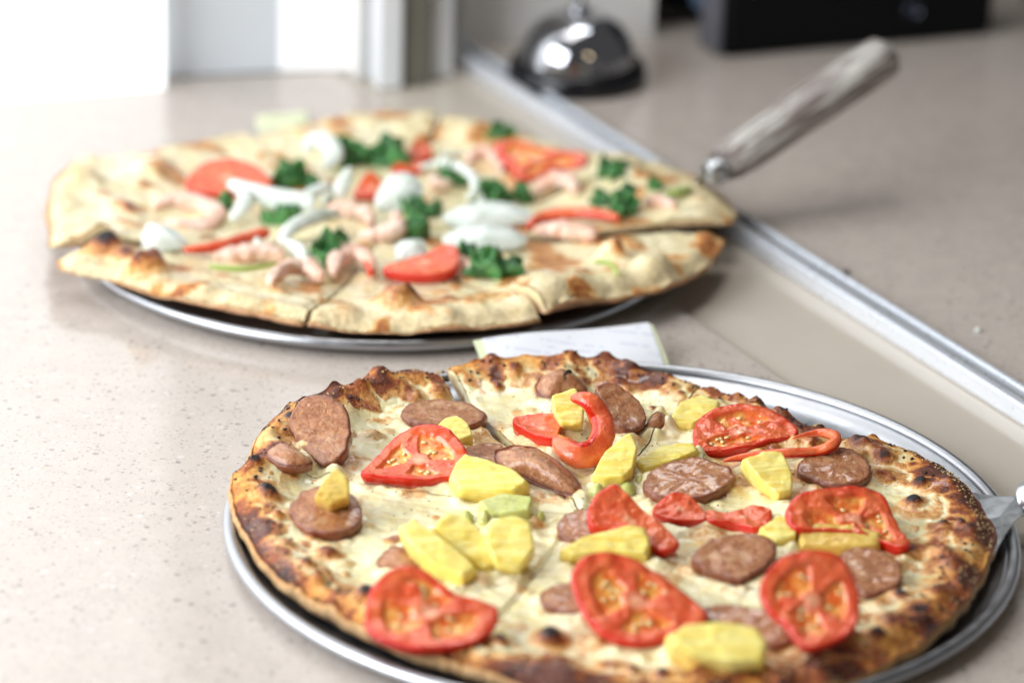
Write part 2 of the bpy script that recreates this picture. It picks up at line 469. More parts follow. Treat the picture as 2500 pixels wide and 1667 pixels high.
# jamb: upright profiles
jm = empty('window_jamb', (*V2(at(930, 195)), 0), 'white aluminium window jamb of upright profiles at the end of the track', 'jamb')
def jpost(name, xl, xr, yb, mat, th, parent=jm):
    a = V2(at(xl, yb, 0.0)); b = V2(at(xr, yb - (xr - xl) * 0.06, 0.0))
    t = (b - a) / np.linalg.norm(b - a); n = np.array([-t[1], t[0]])
    bm_obj(name, box_bm([a, b, b + n * th, a + n * th], -0.003, 1.2, 0.0015, 1), mat, parent, smooth=False)
jpost('profile', 814, 838, 176, M_wall, 0.02)
jpost('gasket', 839, 866, 176, plain('grey_groove', (0.40, 0.41, 0.42), 0.5), 0.03)  # plain mid grey upright between the profiles
jpost('profile', 868, 925, 198, M_frame, 0.04)
jpost('gasket', 927, 985, 190, M_gasket, 0.03)
jpost('profile', 987, 1040, 172, M_frame, 0.03)
jpost('profile', 1042, 1062, 140, plain('jamb_return', (0.45, 0.44, 0.42), 0.5), 0.03)
# back wall behind the bell
o = vpanel('wall', V2(at(1050, 112)), V2(at(1500, 96)), 0.0, 0.9, 0.04, M_wall)
tag(o, 'pale wall behind the call bell', kind='structure')

# ------------------------------------------------------------------ pans
def pan(cx, cy, label, rim_r=0.18):
    e = empty('pizza_pan', (cx, cy, 0), label, 'pan', 'round aluminium pizza pans')
    prof = [(0.0, 0.0022), (0.08, 0.0022), (0.156, 0.0022), (0.163, 0.0026), (0.168, 0.0038), (0.1725, 0.0058), (0.1755, 0.0082),
            (0.1758, 0.0064), (0.1728, 0.0044), (0.168, 0.0022), (0.163, 0.0010), (0.156, 0.0006), (0.0, 0.0006)]
    prof = [(r * rim_r / 0.18, h) for r, h in prof]
    v, f = lathe(prof, cx, cy, 128)
    mesh_obj('pan_body', v, f, M_pan, e)
    v, f = lathe([(rim_r - 0.0028 + 0.0030 * math.cos(t), 0.0071 + 0.0030 * math.sin(t)) for t in np.linspace(0, 2 * math.pi, 17)], cx, cy, 160)
    mesh_obj('rolled_rim', v, f, M_pan, e)
    return e
PA = (0.28818 * S, 7.2471 * S); PB = (-0.0757, 1.6645)
pan(*PA, 'round aluminium pan under the sausage and pineapple pizza in front', 0.1788)
pan(*PB, 'round aluminium pan under the shrimp and onion pizza behind', 0.169)

# ------------------------------------------------------------------ pizzas
class Pizza:
    def __init__(s, centre, outline, cuts, mat, blobs, kind):
        s.c = V2(centre); s.mat = mat; s.kind = kind
        pts = []
        for x, y, z in outline:
            p = at(x, y, z)[:2] - s.c
            pts.append((math.atan2(p[1], p[0]), math.hypot(*p)))
        pts.sort()
        s.oa = np.array([p[0] for p in pts]); s.orr = np.array([p[1] for p in pts])
        s.oa = np.r_[s.oa - 2 * math.pi, s.oa, s.oa + 2 * math.pi]; s.orr = np.r_[s.orr, s.orr, s.orr]
        s.cuts = [(math.atan2(*(at(x, y, z)[:2] - s.c)[::-1])) for x, y, z in cuts]
        s.blobs = blobs          # x y radius height brown char
    def R(s, a): return np.interp(a, s.oa, s.orr)
    def bottom(s, x, y):
        if s.kind == 1:
            rp = np.hypot(x - PA[0], y - PA[1]); th = np.degrees(np.arctan2(y - PA[1], x - PA[0]))
            w = sstep(60, 105, th) * (1 - sstep(165, 180, th)) + sstep(-180, -179, -np.abs(th)) * 0
            return 0.0030 + sstep(0.135, 0.176, rp) * (0.0022 + 0.0085 * w)
        rp = np.hypot(x - PB[0], y - PB[1])
        return 0.0040 + 0.0080 * sstep(0.09, 0.16, rp) + 0.0025 * fbm(x * 14, y * 14, 31)
    def field(s, x, y):
        dx = x - s.c[0]; dy = y - s.c[1]
        r = np.hypot(dx, dy); a = np.arctan2(dy, dx); rn = r / s.R(a)
        z = s.bottom(x, y)
        if s.kind == 1:
            z = z + 0.0088 + 0.0034 * (fbm(x * 34, y * 34, 3, 2) - 0.5) + 0.0007 * (fbm(x * 105, y * 105, 5) - 0.5)
            ed = sstep(0.78, 0.94, rn)
            z = z + ed * (0.0030 + 0.0044 * (fbm(x * 40, y * 40, 8) - 0.4))
            ridge = 1 - np.abs(2 * fbm(x * 75, y * 75, 18) - 1)
            brown = 0.04 + 0.90 * sstep(0.76, 0.97, rn) * (0.05 + 1.35 * fbm(x * 60, y * 60, 12)) * (0.85 + 0.15 * sstep(-0.2, 0.5, np.cos(a + 0.9))) + 0.34 * sstep(0.54, 0.72, fbm(x * 62, y * 62, 15))
            brown = brown - 0.45 * sstep(0.80, 0.93, ridge) * sstep(0.7, 0.85, rn) * (1 - sstep(0.93, 0.99, rn))
            brown = brown + 0.30 * sstep(0.88, 0.99, rn) * sstep(0.36, 0.62, fbm(x * 38, y * 38, 28))
            char = 0.55 * sstep(0.90, 1.0, rn) * sstep(0.58, 0.76, fbm(x * 70, y * 70, 21))
            crust = 0.9 * sstep(0.89, 0.99, rn + 0.14 * (fbm(x * 50, y * 50, 25) - 0.5))
        else:
            z = z + 0.0056 + 0.0030 * (fbm(x * 30, y * 30, 43) - 0.5)
            ed = sstep(0.74, 0.92, rn)
            z = z + ed * 0.0060 * (fbm(x * 36, y * 36, 48) - 0.36) + 0.0022 * (fbm(x * 80, y * 80, 49) - 0.5)
            brown = 0.02 + 0.58 * sstep(0.53, 0.70, fbm(x * 58, y * 58, 52)) + 0.12 * sstep(0.9, 1.0, rn)
            char = np.zeros_like(r)
            crust = 0.6 * sstep(0.84, 0.97, rn)
        for bx, by, br, bh, bb, bc in s.blobs:
            d2 = ((x - bx) ** 2 + (y - by) ** 2) / (br * br)
            k = d2 < 6
            if not np.any(k): continue
            g = 1 / (1 + (d2[k] * 1.5) ** 2) - 0.012
            z[k] += bh * g
            brown[k] = np.maximum(brown[k], bb * np.exp(-d2[k] * 0.7))
            char[k] = np.maximum(char[k], bc * np.exp(-d2[k] * 2.2))
        # rounded outer edge
        z = z - 0.0045 * sstep(0.93, 1.0, rn) ** 2
        th = np.degrees(a)
        pep = 0.35 + 0.65 * sstep(5, 30, th) * (1 - sstep(85, 115, th)) * sstep(0.3, 0.6, rn) if s.kind == 1 else np.zeros_like(r)
        return z, brown, char, crust, pep
    def surf(s, x, y): return float(s.field(np.array([x]), np.array([y]))[0][0])
    def slice_index(s, x, y):
        a = math.atan2(y - s.c[1], x - s.c[0])
        n = len(s.cuts)
        for i in range(n):
            lo, hi = s.cuts[i], s.cuts[(i + 1) % n]
            span = (lo - hi) % (2 * math.pi)
            if (lo - a) % (2 * math.pi) < span: return i
        return 0
    def build(s, names, gaps, nr, nt, shifts, group, warps={}):
        s.slices = []
        n = len(s.cuts)
        for i in range(n):
            lo, hi = s.cuts[i], s.cuts[(i + 1) % n]
            span = (lo - hi) % (2 * math.pi)
            bis = lo - span / 2
            g0, g1 = gaps[i], gaps[(i + 1) % n]
            # clockwise slice from cut i to cut i+1
            T = np.linspace(0, 1, nt + 1); RR = np.linspace(0, 1, nr + 1) ** 0.8
            A, B = np.meshgrid(T, RR, indexing='ij')
            edge_lo = lo - g0; edge_hi = lo - span + g1
            ang = edge_lo + (edge_hi - edge_lo) * A
            ang = ang + 0.008 * (1 - A) ** 3 * (fbm(B * 5, B * 0 + 2.0, 70 + i) - 0.5) + 0.008 * A ** 3 * (fbm(B * 5, B * 0 + 2.0, 70 + (i + 1) % n) - 0.5)
            rr = 0.004 + (s.R(ang) - 0.004) * B
            jit = 1 + 0.022 * (fbm(ang * 9, ang * 0, 81) - 0.5) + 0.008 * (fbm(ang * 40, ang * 0, 84) - 0.5)
            rr = rr * (1 + (jit - 1) * B ** 6)
            sh = shifts.get(i, 0.0002)
            X = s.c[0] + rr * np.cos(ang); Y = s.c[1] + rr * np.sin(ang)
            z, br, ch, cr_, pep = s.field(X.ravel(), Y.ravel())
            X = X.ravel() + sh * math.cos(bis); Y = Y.ravel() + sh * math.sin(bis)
            w0, w1 = warps.get(i, (0.0, 0.0))
            wz = (w0 * (1 - A.ravel()) ** 1.5 + w1 * A.ravel() ** 1.5) * B.ravel() ** 1.6
            z = z + wz
            # soften the cut edges
            cutd = np.minimum(A, 1 - A).ravel() * span * rr.ravel()
            z = z - 0.0012 * (1 - sstep(0, 0.0030, cutd))
            verts = [np.stack([X, Y, z], 1)]
            at_ = {'brown': [br], 'char': [ch], 'crust': [cr_], 'side': [np.zeros_like(z)], 'pepper': [pep]}
            idx = np.arange((nt + 1) * (nr + 1)).reshape(nt + 1, nr + 1)
            faces = []
            q0 = idx[:-1, :-1].ravel(); q1 = idx[1:, :-1].ravel(); q2 = idx[1:, 1:].ravel(); q3 = idx[:-1, 1:].ravel()
            faces += np.stack([q0, q1, q2, q3], 1).tolist()
            loop = np.r_[idx[0, :], idx[1:, -1], idx[-1, -2::-1], idx[-2:0:-1, 0]]
            zb = s.bottom(X[loop], Y[loop]) + wz[loop]
            outer = np.zeros(len(loop)); outer[nr:nr + nt + 1] = 1
            prev = loop; base = (nt + 1) * (nr + 1)
            for k, t in enumerate((0.12, 0.35, 0.62, 0.86, 1.0)):
                zz = z[loop] * (1 - t) + zb * t
                ca, sa = np.cos(np.arctan2(Y[loop] - s.c[1], X[loop] - s.c[0])), np.sin(np.arctan2(Y[loop] - s.c[1], X[loop] - s.c[0]))
                bulge = outer * (0.0016 * math.sin(math.pi * min(1, t * 1.15)) - 0.003 * max(0, t - 0.8) / 0.2) + outer * 0.0008 * (fbm(X[loop] * 160, Y[loop] * 160 + t * 7, 90) - 0.5)
                xx = X[loop] + ca * bulge; yy = Y[loop] + sa * bulge
                verts.append(np.stack([xx, yy, zz], 1))
                m_ = len(loop)
                low = sstep(0.3, 1.0, t)
                at_['brown'].append(np.clip((0.35 + 0.75 * low if s.kind == 1 else 0.32 + 0.50 * low) * outer + 0.10, 0, 1.2))
                at_['char'].append(outer * (1.05 * low * fbm(X[loop] * 45, Y[loop] * 45, 95) if s.kind == 1 else 0.12 * low * np.ones(m_)))
                at_['crust'].append(np.where(outer > 0, 0.5, 0.15))
                at_['side'].append(np.where(outer > 0, 0.55 if k == 0 else 1.0, (0.0, 0.15, 0.5, 0.8, 1.0)[k]))
                at_['pepper'].append(np.zeros(m_))
                cur = base + np.arange(m_); base += m_
                pn, cn = np.roll(prev, -1), np.roll(cur, -1)
                faces += np.stack([prev, cur, cn, pn], 1).tolist()
                prev = cur
            faces.append(prev.tolist())
            vv = np.concatenate(verts)
            org = (float(s.c[0] + 0.1 * math.cos(bis)), float(s.c[1] + 0.1 * math.sin(bis)), float(vv[:, 2].min()))
            e = empty('pizza_slice', org, names[i], 'pizza slice', group)
            mesh_obj('crust', vv, faces, s.mat, e, attrs={k: np.concatenate(a) for k, a in at_.items()})
            s.slices.append(e)

def blob(x, y, r, h, b, c, z):
    p = at(x, y, z)
    return (p[0], p[1], r / (5000.0 if z < 0.02 else 3300.0), h, b, c)

# --- front pizza: sausage, tomato and pineapple
o1 = [(530, 1065, .022), (575, 1025, .026), (605, 970, .026), (640, 930, .026), (690, 905, .026), (740, 885, .026), (800, 862, .026), (850, 850, .025), (920, 838, .024), (985, 834, .023),
      (1030, 822, .023), (1100, 815, .023), (1200, 803, .023), (1330, 811, .021), (1400, 814, .020), (1480, 831, .019), (1530, 846, .018), (1610, 868, .017),
      (1700, 890, .017), (1800, 935, .017), (1880, 958, .017), (1950, 985, .017), (2010, 992, .018), (2060, 1002, .018), (2120, 1026, .018), (2180, 1062, .017), (2230, 1112, .016), (2260, 1165, .013),
      (2278, 1215, .010), (2282, 1265, .008), (2262, 1320, .006), (2235, 1375, .006), (2195, 1432, .005), (2140, 1485, .005), (2070, 1535, .005), (1990, 1575, .005),
      (1880, 1612, .005), (1700, 1645, .005), (1500, 1652, .005), (1300, 1625, .005), (1180, 1595, .005), (1060, 1560, .005), (960, 1530, .005), (880, 1495, .005), (800, 1460, .005), (740, 1428, .005),
      (690, 1398, .005), (648, 1360, .006), (605, 1310, .007), (572, 1250, .009), (548, 1190, .012), (535, 1130, .017)]
cuts1 = [(1010, 845, .018), (1614, 870, .016), (1987, 990, .016), (2268, 1312, .012), (1790, 1625, .010), (1052, 1550, .010), (640, 1365, .013), (553, 1050, .018)]
b1 = []
for x, y, r, h, b_, c_ in [(585, 1078, 20, .004, 1.1, 1.1), (618, 1135, 30, .006, 1.1, 1.1), (660, 925, 34, .003, 1.0, 1.0), (800, 858, 17, .005, 1.2, 1.1), (1195, 808, 42, .007, 1.2, .95),
        (1225, 805, 24, .004, 1.2, 1.1), (1090, 830, 22, .002, 1.0, .3), (1740, 908, 20, .005, 1.1, 1.0), (1888, 966, 18, .004, 1.2, 1.1), (2005, 995, 20, .004, 1.1, .6), (1975, 1015, 34, .004, 1.1, .6),
        (2112, 1095, 20, .004, 1.2, 1.1), (2098, 1130, 24, .004, 1.2, 1.1), (2165, 1195, 18, .004, 1.2, .9), (2205, 1197, 15, .004, 1.2, .9), (2230, 1210, 14, .003, 1.2, .9), (842, 1368, 26, .005, 1.2, 1.0),
        (795, 1440, 24, .003, 1.2, 1.0), (1265, 1440, 34, .006, 1.25, .9), (1150, 1462, 18, .004, 1.2, .9), (1522, 1530, 17, .004, 1.2, .9), (1455, 1520, 17, .003, 1.2, .6), (2070, 1352, 20, .003, 1.2, .9),
        (2012, 1452, 22, .004, 1.2, .8), (1945, 1460, 16, .003, 1.1, .5), (755, 1252, 30, .005, 1.0, .25), (705, 1290, 24, .003, 1.0, .4), (640, 1180, 16, .003, .8, .1), (715, 1215, 20, .002, .8, .1),
        (870, 880, 30, .005, 1.0, .35), (760, 905, 26, .004, 1.0, .45), (830, 905, 22, .003, .9, .2), (930, 855, 24, .003, .9, .3), (1010, 893, 26, .004, .75, .1), (960, 905, 18, .003, .6, 0),
        (1180, 850, 22, .003, .9, .1), (1145, 870, 12, .002, 1.1, .5), (1130, 835, 24, .004, .95, .2), (1420, 865, 26, .001, .95, .1), (1345, 862, 14, .001, .95, .1), (1310, 830, 26, .004, .9, .3), (1450, 838, 30, .003, 1.0, .5), (1530, 855, 30, .002, 1.0, .6),
        (1390, 822, 20, .003, .9, .4), (2030, 1070, 34, .002, .85, .1), (2085, 1240, 44, .003, 1.0, .3), (2150, 1350, 30, .002, .95, .3), (2180, 1280, 26, .002, .9, .2), (2160, 1255, 24, .003, .9, .2), (2210, 1330, 24, .003, 1.0, .6), (2060, 1420, 34, .002, .9, .2),
        (1640, 880, 20, .002, .8, .2), (1700, 900, 22, .003, .9, .4), (1795, 950, 30, .004, 1.0, .5), (905, 1220, 26, .002, .7, .1), (1120, 1520, 36, .001, .7, .05), (1300, 1540, 40, .001, .8, .05), (1400, 1500, 30, .002, .85, .1),
        (1600, 1545, 36, .003, .95, .2), (1800, 1560, 40, .003, 1.0, .4), (1900, 1530, 36, .003, 1.0, .5), (1690, 1590, 40, .003, 1.0, .4), (760, 1380, 26, .003, .8, .1), (660, 1240, 22, .003, .75, .05), (680, 1330, 26, .003, 1.0, .6), (730, 1330, 20, .004, .8, .1)]:
    b1.append(blob(x, y, r, h, b_, c_, 0.018))
C1 = at(1340, 1175, 0.013)
pz1 = Pizza(C1, o1, cuts1, M_pizza1, b1, 1)
for k in range(230):
    a = rng.uniform(-math.pi, math.pi); f_ = 1 - abs(rng.normal(0, 0.12)) - 0.03
    if vnoise(a * 7 + 40, 1.5, 9) < 0.42: continue
    R_ = float(pz1.R(a)) * f_
    big = rng.random()
    heat = 0.55 + 0.5 * vnoise(a * 3 + 20, 3.3, 4)
    pz1.blobs.append((pz1.c[0] + R_ * math.cos(a), pz1.c[1] + R_ * math.sin(a), 0.0016 + 0.0072 * big ** 3, (0.0006 + 0.0020 * big) * (0.25 if f_ > 0.91 else 1.0), min(1.1, heat * rng.uniform(0.5, 1.45)), 0.6 if rng.random() < 0.06 else 0.0))
for k in range(60):
    a = rng.uniform(-math.pi, math.pi); R_ = float(pz1.R(a)) * rng.uniform(0.15, 0.85)
    pz1.blobs.append((pz1.c[0] + R_ * math.cos(a), pz1.c[1] + R_ * math.sin(a), rng.uniform(.0015, .005), rng.uniform(-.0006, .0012), rng.uniform(0.2, 0.55), 0.0))
names1 = ['back slice of the front pizza with blistered charred edge and domed sausage', 'slice of the front pizza peppered black with two curled tomato pieces',
          'toasty slice of the front pizza beside the server blade with wide tomato', 'right front slice of the front pizza with ring tomato and browned edge',
          'foremost slice of the front pizza with upright egg shaped tomato', 'slice of the front pizza with large red tomato curled near the pan rim',
          'left slice of the front pizza with pineapple fingers and two burnt bubbles', 'back left slice of the front pizza with leaning sausage coin and fanned tomato']
gaps1 = [0.026, 0.0015, 0.0008, 0.0006, 0.0006, 0.001, 0.0006, 0.0010]

# --- rear pizza: shrimp, onion, spinach, tomato
o2 = [(125, 490, .0165), (165, 405, .0145), (195, 375, .0145), (250, 362, .0175), (330, 352, .0175), (400, 340, .0165), (480, 320, .0165), (600, 302, .0165), (700, 281, .0165), (760, 268, .0165), (830, 256, .0165), (900, 249, .0165), (985, 250, .0165),
      (1030, 266, .0165), (1100, 281, .0165), (1160, 306, .0160), (1250, 330, .0155), (1330, 350, .0155), (1430, 366, .0155), (1470, 370, .0155), (1530, 392, .0145), (1600, 430, .0145), (1655, 468, .0145), (1674, 492, .021),
      (1655, 535, .0175), (1643, 575, .0165), (1600, 622, .0155), (1540, 660, .0155), (1440, 693, .0155), (1330, 718, .0145), (1250, 738, .0145), (1150, 750, .0145), (1000, 758, .0145), (850, 758, .0145), (700, 748, .0145),
      (600, 728, .0145), (480, 702, .0155), (350, 672, .0165), (250, 640, .0155), (145, 602, .021), (128, 545, .0155)]
cuts2 = [(1003, 252, .026), (1440, 366, .024), (1668, 512, .022), (1250, 728, .018), (695, 742, .018), (140, 560, .024), (320, 352, .028), (620, 300, .028)]
b2 = [blob(*t, 0.025) for t in [(912, 668, 38, .013, .80, .1), (905, 645, 15, .003, 1.2, 1.2), (948, 668, 14, .002, 1.2, 1.1), (872, 655, 13, .002, 1.1, .8), (245, 552, 34, .009, 1.1, 1.0), (290, 570, 20, .005, 1.0, .5), (345, 600, 34, .008, .9, .2), (365, 590, 18, .004, 1.1, .7), (320, 605, 16, .003, 1.0, .5),
        (1275, 650, 85, .010, .05, 0), (1335, 612, 22, .003, .9, .2), (1492, 602, 44, .010, .05, 0), (1515, 585, 16, .003, .9, .2), (1395, 556, 26, .010, .1, 0), (1418, 560, 14, .005, 1.0, .3), (1030, 655, 20, .003, .85, .1), (1080, 665, 22, .002, .5, 0),
        (300, 450, 24, .003, .85, .2), (345, 400, 15, .001, .95, .1), (310, 460, 18, .002, .95, .3), (320, 500, 30, .003, .5, 0), (250, 540, 26, .003, .5, 0), (700, 280, 30, .003, .4, 0), (780, 275, 30, .003, .5, 0), (640, 640, 26, .003, .6, 0), (1180, 650, 20, .002, .5, 0),
        (200, 400, 40, .008, .3, 0), (360, 370, 40, .006, .2, 0), (1430, 380, 26, .006, .0, 0), (1590, 455, 20, .003, .3, 0), (1420, 520, 30, .003, .6, .1), (790, 690, 30, .003, .3, 0), (480, 640, 40, .003, .15, 0), (560, 680, 50, .004, .1, 0), (1000, 700, 50, .004, .1, 0)]]
C2 = at(885, 500, 0.02)
pz2 = Pizza(C2, o2, cuts2, M_pizza2, b2, 2)
names2 = ['back right slice of the rear pizza with folded red tomato and shrimp', 'narrow right slice of the rear pizza over the server handle with spinach sprig', 'right front slice of the rear pizza with smooth pale dough bubbles',
          'front slice of the rear pizza with one scorched bubble at its middle', 'left front slice of the rear pizza with pointed corner overhanging the pan', 'far left slice of the rear pizza with raised dark lip and curled shrimp',
          'back left slice of the rear pizza with half round tomato', 'back slice of the rear pizza with spinach and cupped onion']
pz2.build(names2, [0.008, 0.005, 0.020, 0.008, 0.007, 0.020, 0.007, 0.006], 64, 80, {1: 0.003, 2: 0.001, 5: 0.003, 4: 0.001}, 'slices of the shrimp and onion pizza', {0: (0.0, 0.002), 1: (0.002, 0.006), 2: (-0.002, 0.005), 4: (0.0, 0.003), 5: (0.007, 0.004), 6: (0.001, 0.003)})

# ------------------------------------------------------------------ topping builders
def catmull(pts, n, closed=True):
    P = np.asarray(pts, float); m_ = len(P); out = []
    segs = m_ if closed else m_ - 1
    for u in np.linspace(0, segs, n, endpoint=not closed):
        i = min(int(u), segs - 1); t = u - i
        if closed: a, b, c, d = P[(i - 1) % m_], P[i % m_], P[(i + 1) % m_], P[(i + 2) % m_]
        else: a, b, c, d = P[max(i - 1, 0)], P[i], P[min(i + 1, m_ - 1)], P[min(i + 2, m_ - 1)]
        out.append(0.5 * ((2 * b) + (c - a) * t + (2 * a - 5 * b + 4 * c - d) * t * t + (3 * b - a - 3 * c + d) * t ** 3))
    return np.array(out)

def plane_pts(pz, pts, tilt, side, lift):
    """traced outline -> real points on a plane that rests on the pizza, leaning towards the viewer by tilt"""
    P = np.asarray(pts, float)
    k = P[:, 1].argmax()
    bx, by = P[:, 0].mean(), P[k, 1]
    g = at(bx, by, 0.014 if pz is pz1 else 0.022)
    z0 = pz.surf(g[0], g[1]) + lift
    g = at(bx, by, z0)
    t, sd = math.radians(tilt), math.radians(side)
    n = np.array([math.sin(sd), -math.sin(t), math.cos(t)]); n /= np.linalg.norm(n)
    out = []
    for x, y in P[:, :2]:
        d = ray(x, y)
        out.append(CAM + d * (((g - CAM) @ n) / (d @ n)))
    return np.array(out), n

def slab(pz, name, pts, mat, thick, tilt=0, side=0, lift=0.0, prof='round', nseg=56, nring=14, bend=0.0, rough=0.0, seed=0, gel=0, drop=0.004, label=None, smooth_pts=True, parent=None, hole=None, fibre=0.0, ragged=0.0):
    if not smooth_pts:
        Pp = np.asarray(pts, float); mm = len(Pp)
        lin = np.array([Pp[int(w) % mm] * (1 - w % 1) + Pp[(int(w) + 1) % mm] * (w % 1) for w in np.linspace(0, mm, nseg, endpoint=False)])
        pts = 0.8 * lin + 0.2 * catmull(pts, nseg)
    out, n = plane_pts(pz, catmull(pts, nseg) if smooth_pts else pts, tilt, side, lift)
    if ragged:
        th_ = np.arange(len(out)) / len(out) * 2 * math.pi
        k_ = 1 + ragged * (fbm(np.cos(th_) * 4 + seed, np.sin(th_) * 4, int(seed)) - 0.5)
        out = out.mean(0) + (out - out.mean(0)) * k_[:, None]
    nseg = len(out)
    c = out.mean(0)
    e1 = np.cross(n, [0, 0, 1.0]) if abs(n[2]) < 0.98 else np.array([1.0, 0, 0]); e1 -= n * (e1 @ n); e1 /= np.linalg.norm(e1)
    e2 = np.cross(n, e1)
    rel = out - c
    u, v = rel @ e1, rel @ e2
    size = max(np.abs(u).max(), np.abs(v).max())
    ring_s = np.r_[np.linspace(0.0, 0.86, nring - 4), 0.92, 0.96, 0.985, 1.0]
    verts = []; rad = []; gl = []
    for s_ in ring_s:
        uu, vv = u * s_, v * s_
        th = np.arctan2(vv, uu + 1e-12)
        if s_ == 0: th = np.linspace(0, 2 * math.pi, nseg)
        if prof == 'dome': h = thick * (1 - 0.85 * s_ ** 2.2) * np.ones(nseg)
        elif prof == 'flat': h = thick * (1 - 0.30 * max(0, (s_ - 0.9) / 0.1) ** 2) * np.ones(nseg)
        elif prof == 'cut': h = thick * (1 - 0.22 * max(0, (s_ - 0.94) / 0.06) ** 2) * np.ones(nseg)
        else: h = thick * (1 - 0.45 * max(0, (s_ - 0.8) / 0.2) ** 2) * np.ones(nseg)
        g_ = np.zeros(nseg)
        if gel:
            lob = 0.5 + 0.5 * np.cos(gel * th + seed + 1.6 * (vnoise(np.cos(th) * 1.7 + s_ * 2, np.sin(th) * 1.7 + seed, 5) - 0.5))
            g_ = sstep(0.16, 0.36, lob) * sstep(0.20, 0.29, s_) * (1 - sstep(0.68, 0.76, s_))
            h = h - thick * 0.62 * g_
        if fibre: h = h + fibre * (fbm(uu * 90 + seed, vv * 650, seed + 8, 2) - 0.5) + fibre * 1.6 * (fbm(uu * 60, vv * 60 + seed, seed + 2, 2) - 0.5)
        h = h + rough * (fbm(uu * 220 + seed, vv * 220, seed + 3) - 0.5)
        h = h + bend * ((vv / size) ** 2 if bend > 0 else (uu / size) ** 2 * 1.0)
        verts.append(c + np.outer(uu, e1) + np.outer(vv, e2) + np.outer(h, n)); rad.append(np.full(nseg, s_)); gl.append(g_)
    top = len(ring_s)
    bz = bend * ((v / size) ** 2 if bend > 0 else (u / size) ** 2)
    for k, (s_, h) in enumerate(((1.012, thick * 0.25), (1.0, -drop * 0.3), (0.97, -drop))):
        verts.append(c + np.outer(u * s_, e1) + np.outer(v * s_, e2) + np.outer(h + bz, n)); rad.append(np.full(nseg, 1.0)); gl.append(np.zeros(nseg))
    V_ = np.concatenate(verts)
    faces = []
    for k in range(len(verts) - 1):
        for i in range(nseg):
            j = (i + 1) % nseg
            faces.append((k * nseg + i, k * nseg + j, (k + 1) * nseg + j, (k + 1) * nseg + i))
    faces.append(tuple(range((len(verts) - 1) * nseg, len(verts) * nseg)))
    # orient
    if ((V_[nseg * 3 + 1] - V_[nseg * 2]) @ e1) is None: pass
    par = parent or pz.slices[pz.slice_index(c[0], c[1])]
    o = mesh_obj(name, V_, faces, mat, par if par.parent is None else None, attrs={'radial': np.concatenate(rad), 'gel': np.concatenate(gl)})
    bm = bmesh.new(); bm.from_mesh(o.data); bmesh.ops.remove_doubles(bm, verts=bm.verts, dist=1e-7); bmesh.ops.recalc_face_normals(bm, faces=bm.faces); bm.to_mesh(o.data); bm.free()
    if label: o['label'] = label
    o['_c'] = 0
    del o['_c']
    gg = np.concatenate(gl)
    return o, par, c, n, e1, e2, V_[gg > 0.7], None

def sub(o, parent_part, par):
    o.parent = parent_part
    o.matrix_parent_inverse = (Matrix.Translation(par.location) @ parent_part.matrix_parent_inverse.copy()).inverted() if False else Matrix.Translation(par.location).inverted() if False else Matrix.Identity(4)

def sweep(pz, name, path, widths, thick, mat, label=None, nseg=40, sec=14, upv=(0, -0.35, 1.0), ridges=0, rough=0.0, seed=0, radial_edge=True, lift=0.0):
    """path: (x, y, h) photo positions with height above the cheese; widths in photo units"""
    pts = []
    for x, y, h in path:
        g = at(x, y, 0.016 if pz is pz1 else 0.024)
        z = pz.surf(g[0], g[1]) + h + lift
        pts.append(at(x, y, z))
    P = catmull(pts, nseg, False)
    W = np.interp(np.linspace(0, 1, nseg), np.linspace(0, 1, len(widths)), widths) * K / FPX * 1.5 * (1.0 if pz is pz1 else 1.2) / 2
    T = np.gradient(P, axis=0); T /= np.linalg.norm(T, axis=1)[:, None]
    up = np.array(upv, float); up /= np.linalg.norm(up)
    verts = []; rad = []
    for i in range(nseg):
        sd = np.cross(T[i], up); L = np.linalg.norm(sd); sd = sd / (L + 1e-9); nn = np.cross(sd, T[i])
        e = min(1.0, math.sqrt(max(0.02, 1 - (2 * i / (nseg - 1) - 1) ** 6)))
        w = W[i] * e; t = thick / 2 * e
        if ridges: k_ = 1 + 0.05 * math.cos(i / (nseg - 1) * ridges * 2 * math.pi); w *= k_; t *= k_
        for j in range(sec):
            a = 2 * math.pi * j / sec
            r_ = 1 + rough * (vnoise(i * 0.5, j * 0.9, seed) - 0.5)
            ca, sa = math.cos(a), math.sin(a)
            ca = math.copysign(abs(ca) ** 0.75, ca); sa = math.copysign(abs(sa) ** 0.75, sa)
            verts.append(P[i] + sd * w * ca * r_ + nn * t * sa * r_)
            rad.append(1.0 if (ca > 0.35) else 0.35)
    faces = []
    for i in range(nseg - 1):
        for j in range(sec):
            k = (j + 1) % sec
            faces.append((i * sec + j, i * sec + k, (i + 1) * sec + k, (i + 1) * sec + j))
    faces.append(tuple(range(sec))); faces.append(tuple(range((nseg - 1) * sec, nseg * sec)))
    c = P.mean(0)
    par = pz.slices[pz.slice_index(c[0], c[1])]
    o = mesh_obj(name, verts, faces, mat, par, attrs={'radial': rad, 'gel': np.zeros(len(rad))})
    bm = bmesh.new(); bm.from_mesh(o.data); bmesh.ops.recalc_face_normals(bm, faces=bm.faces); bm.to_mesh(o.data); bm.free()
    if label: o['label'] = label
    return o

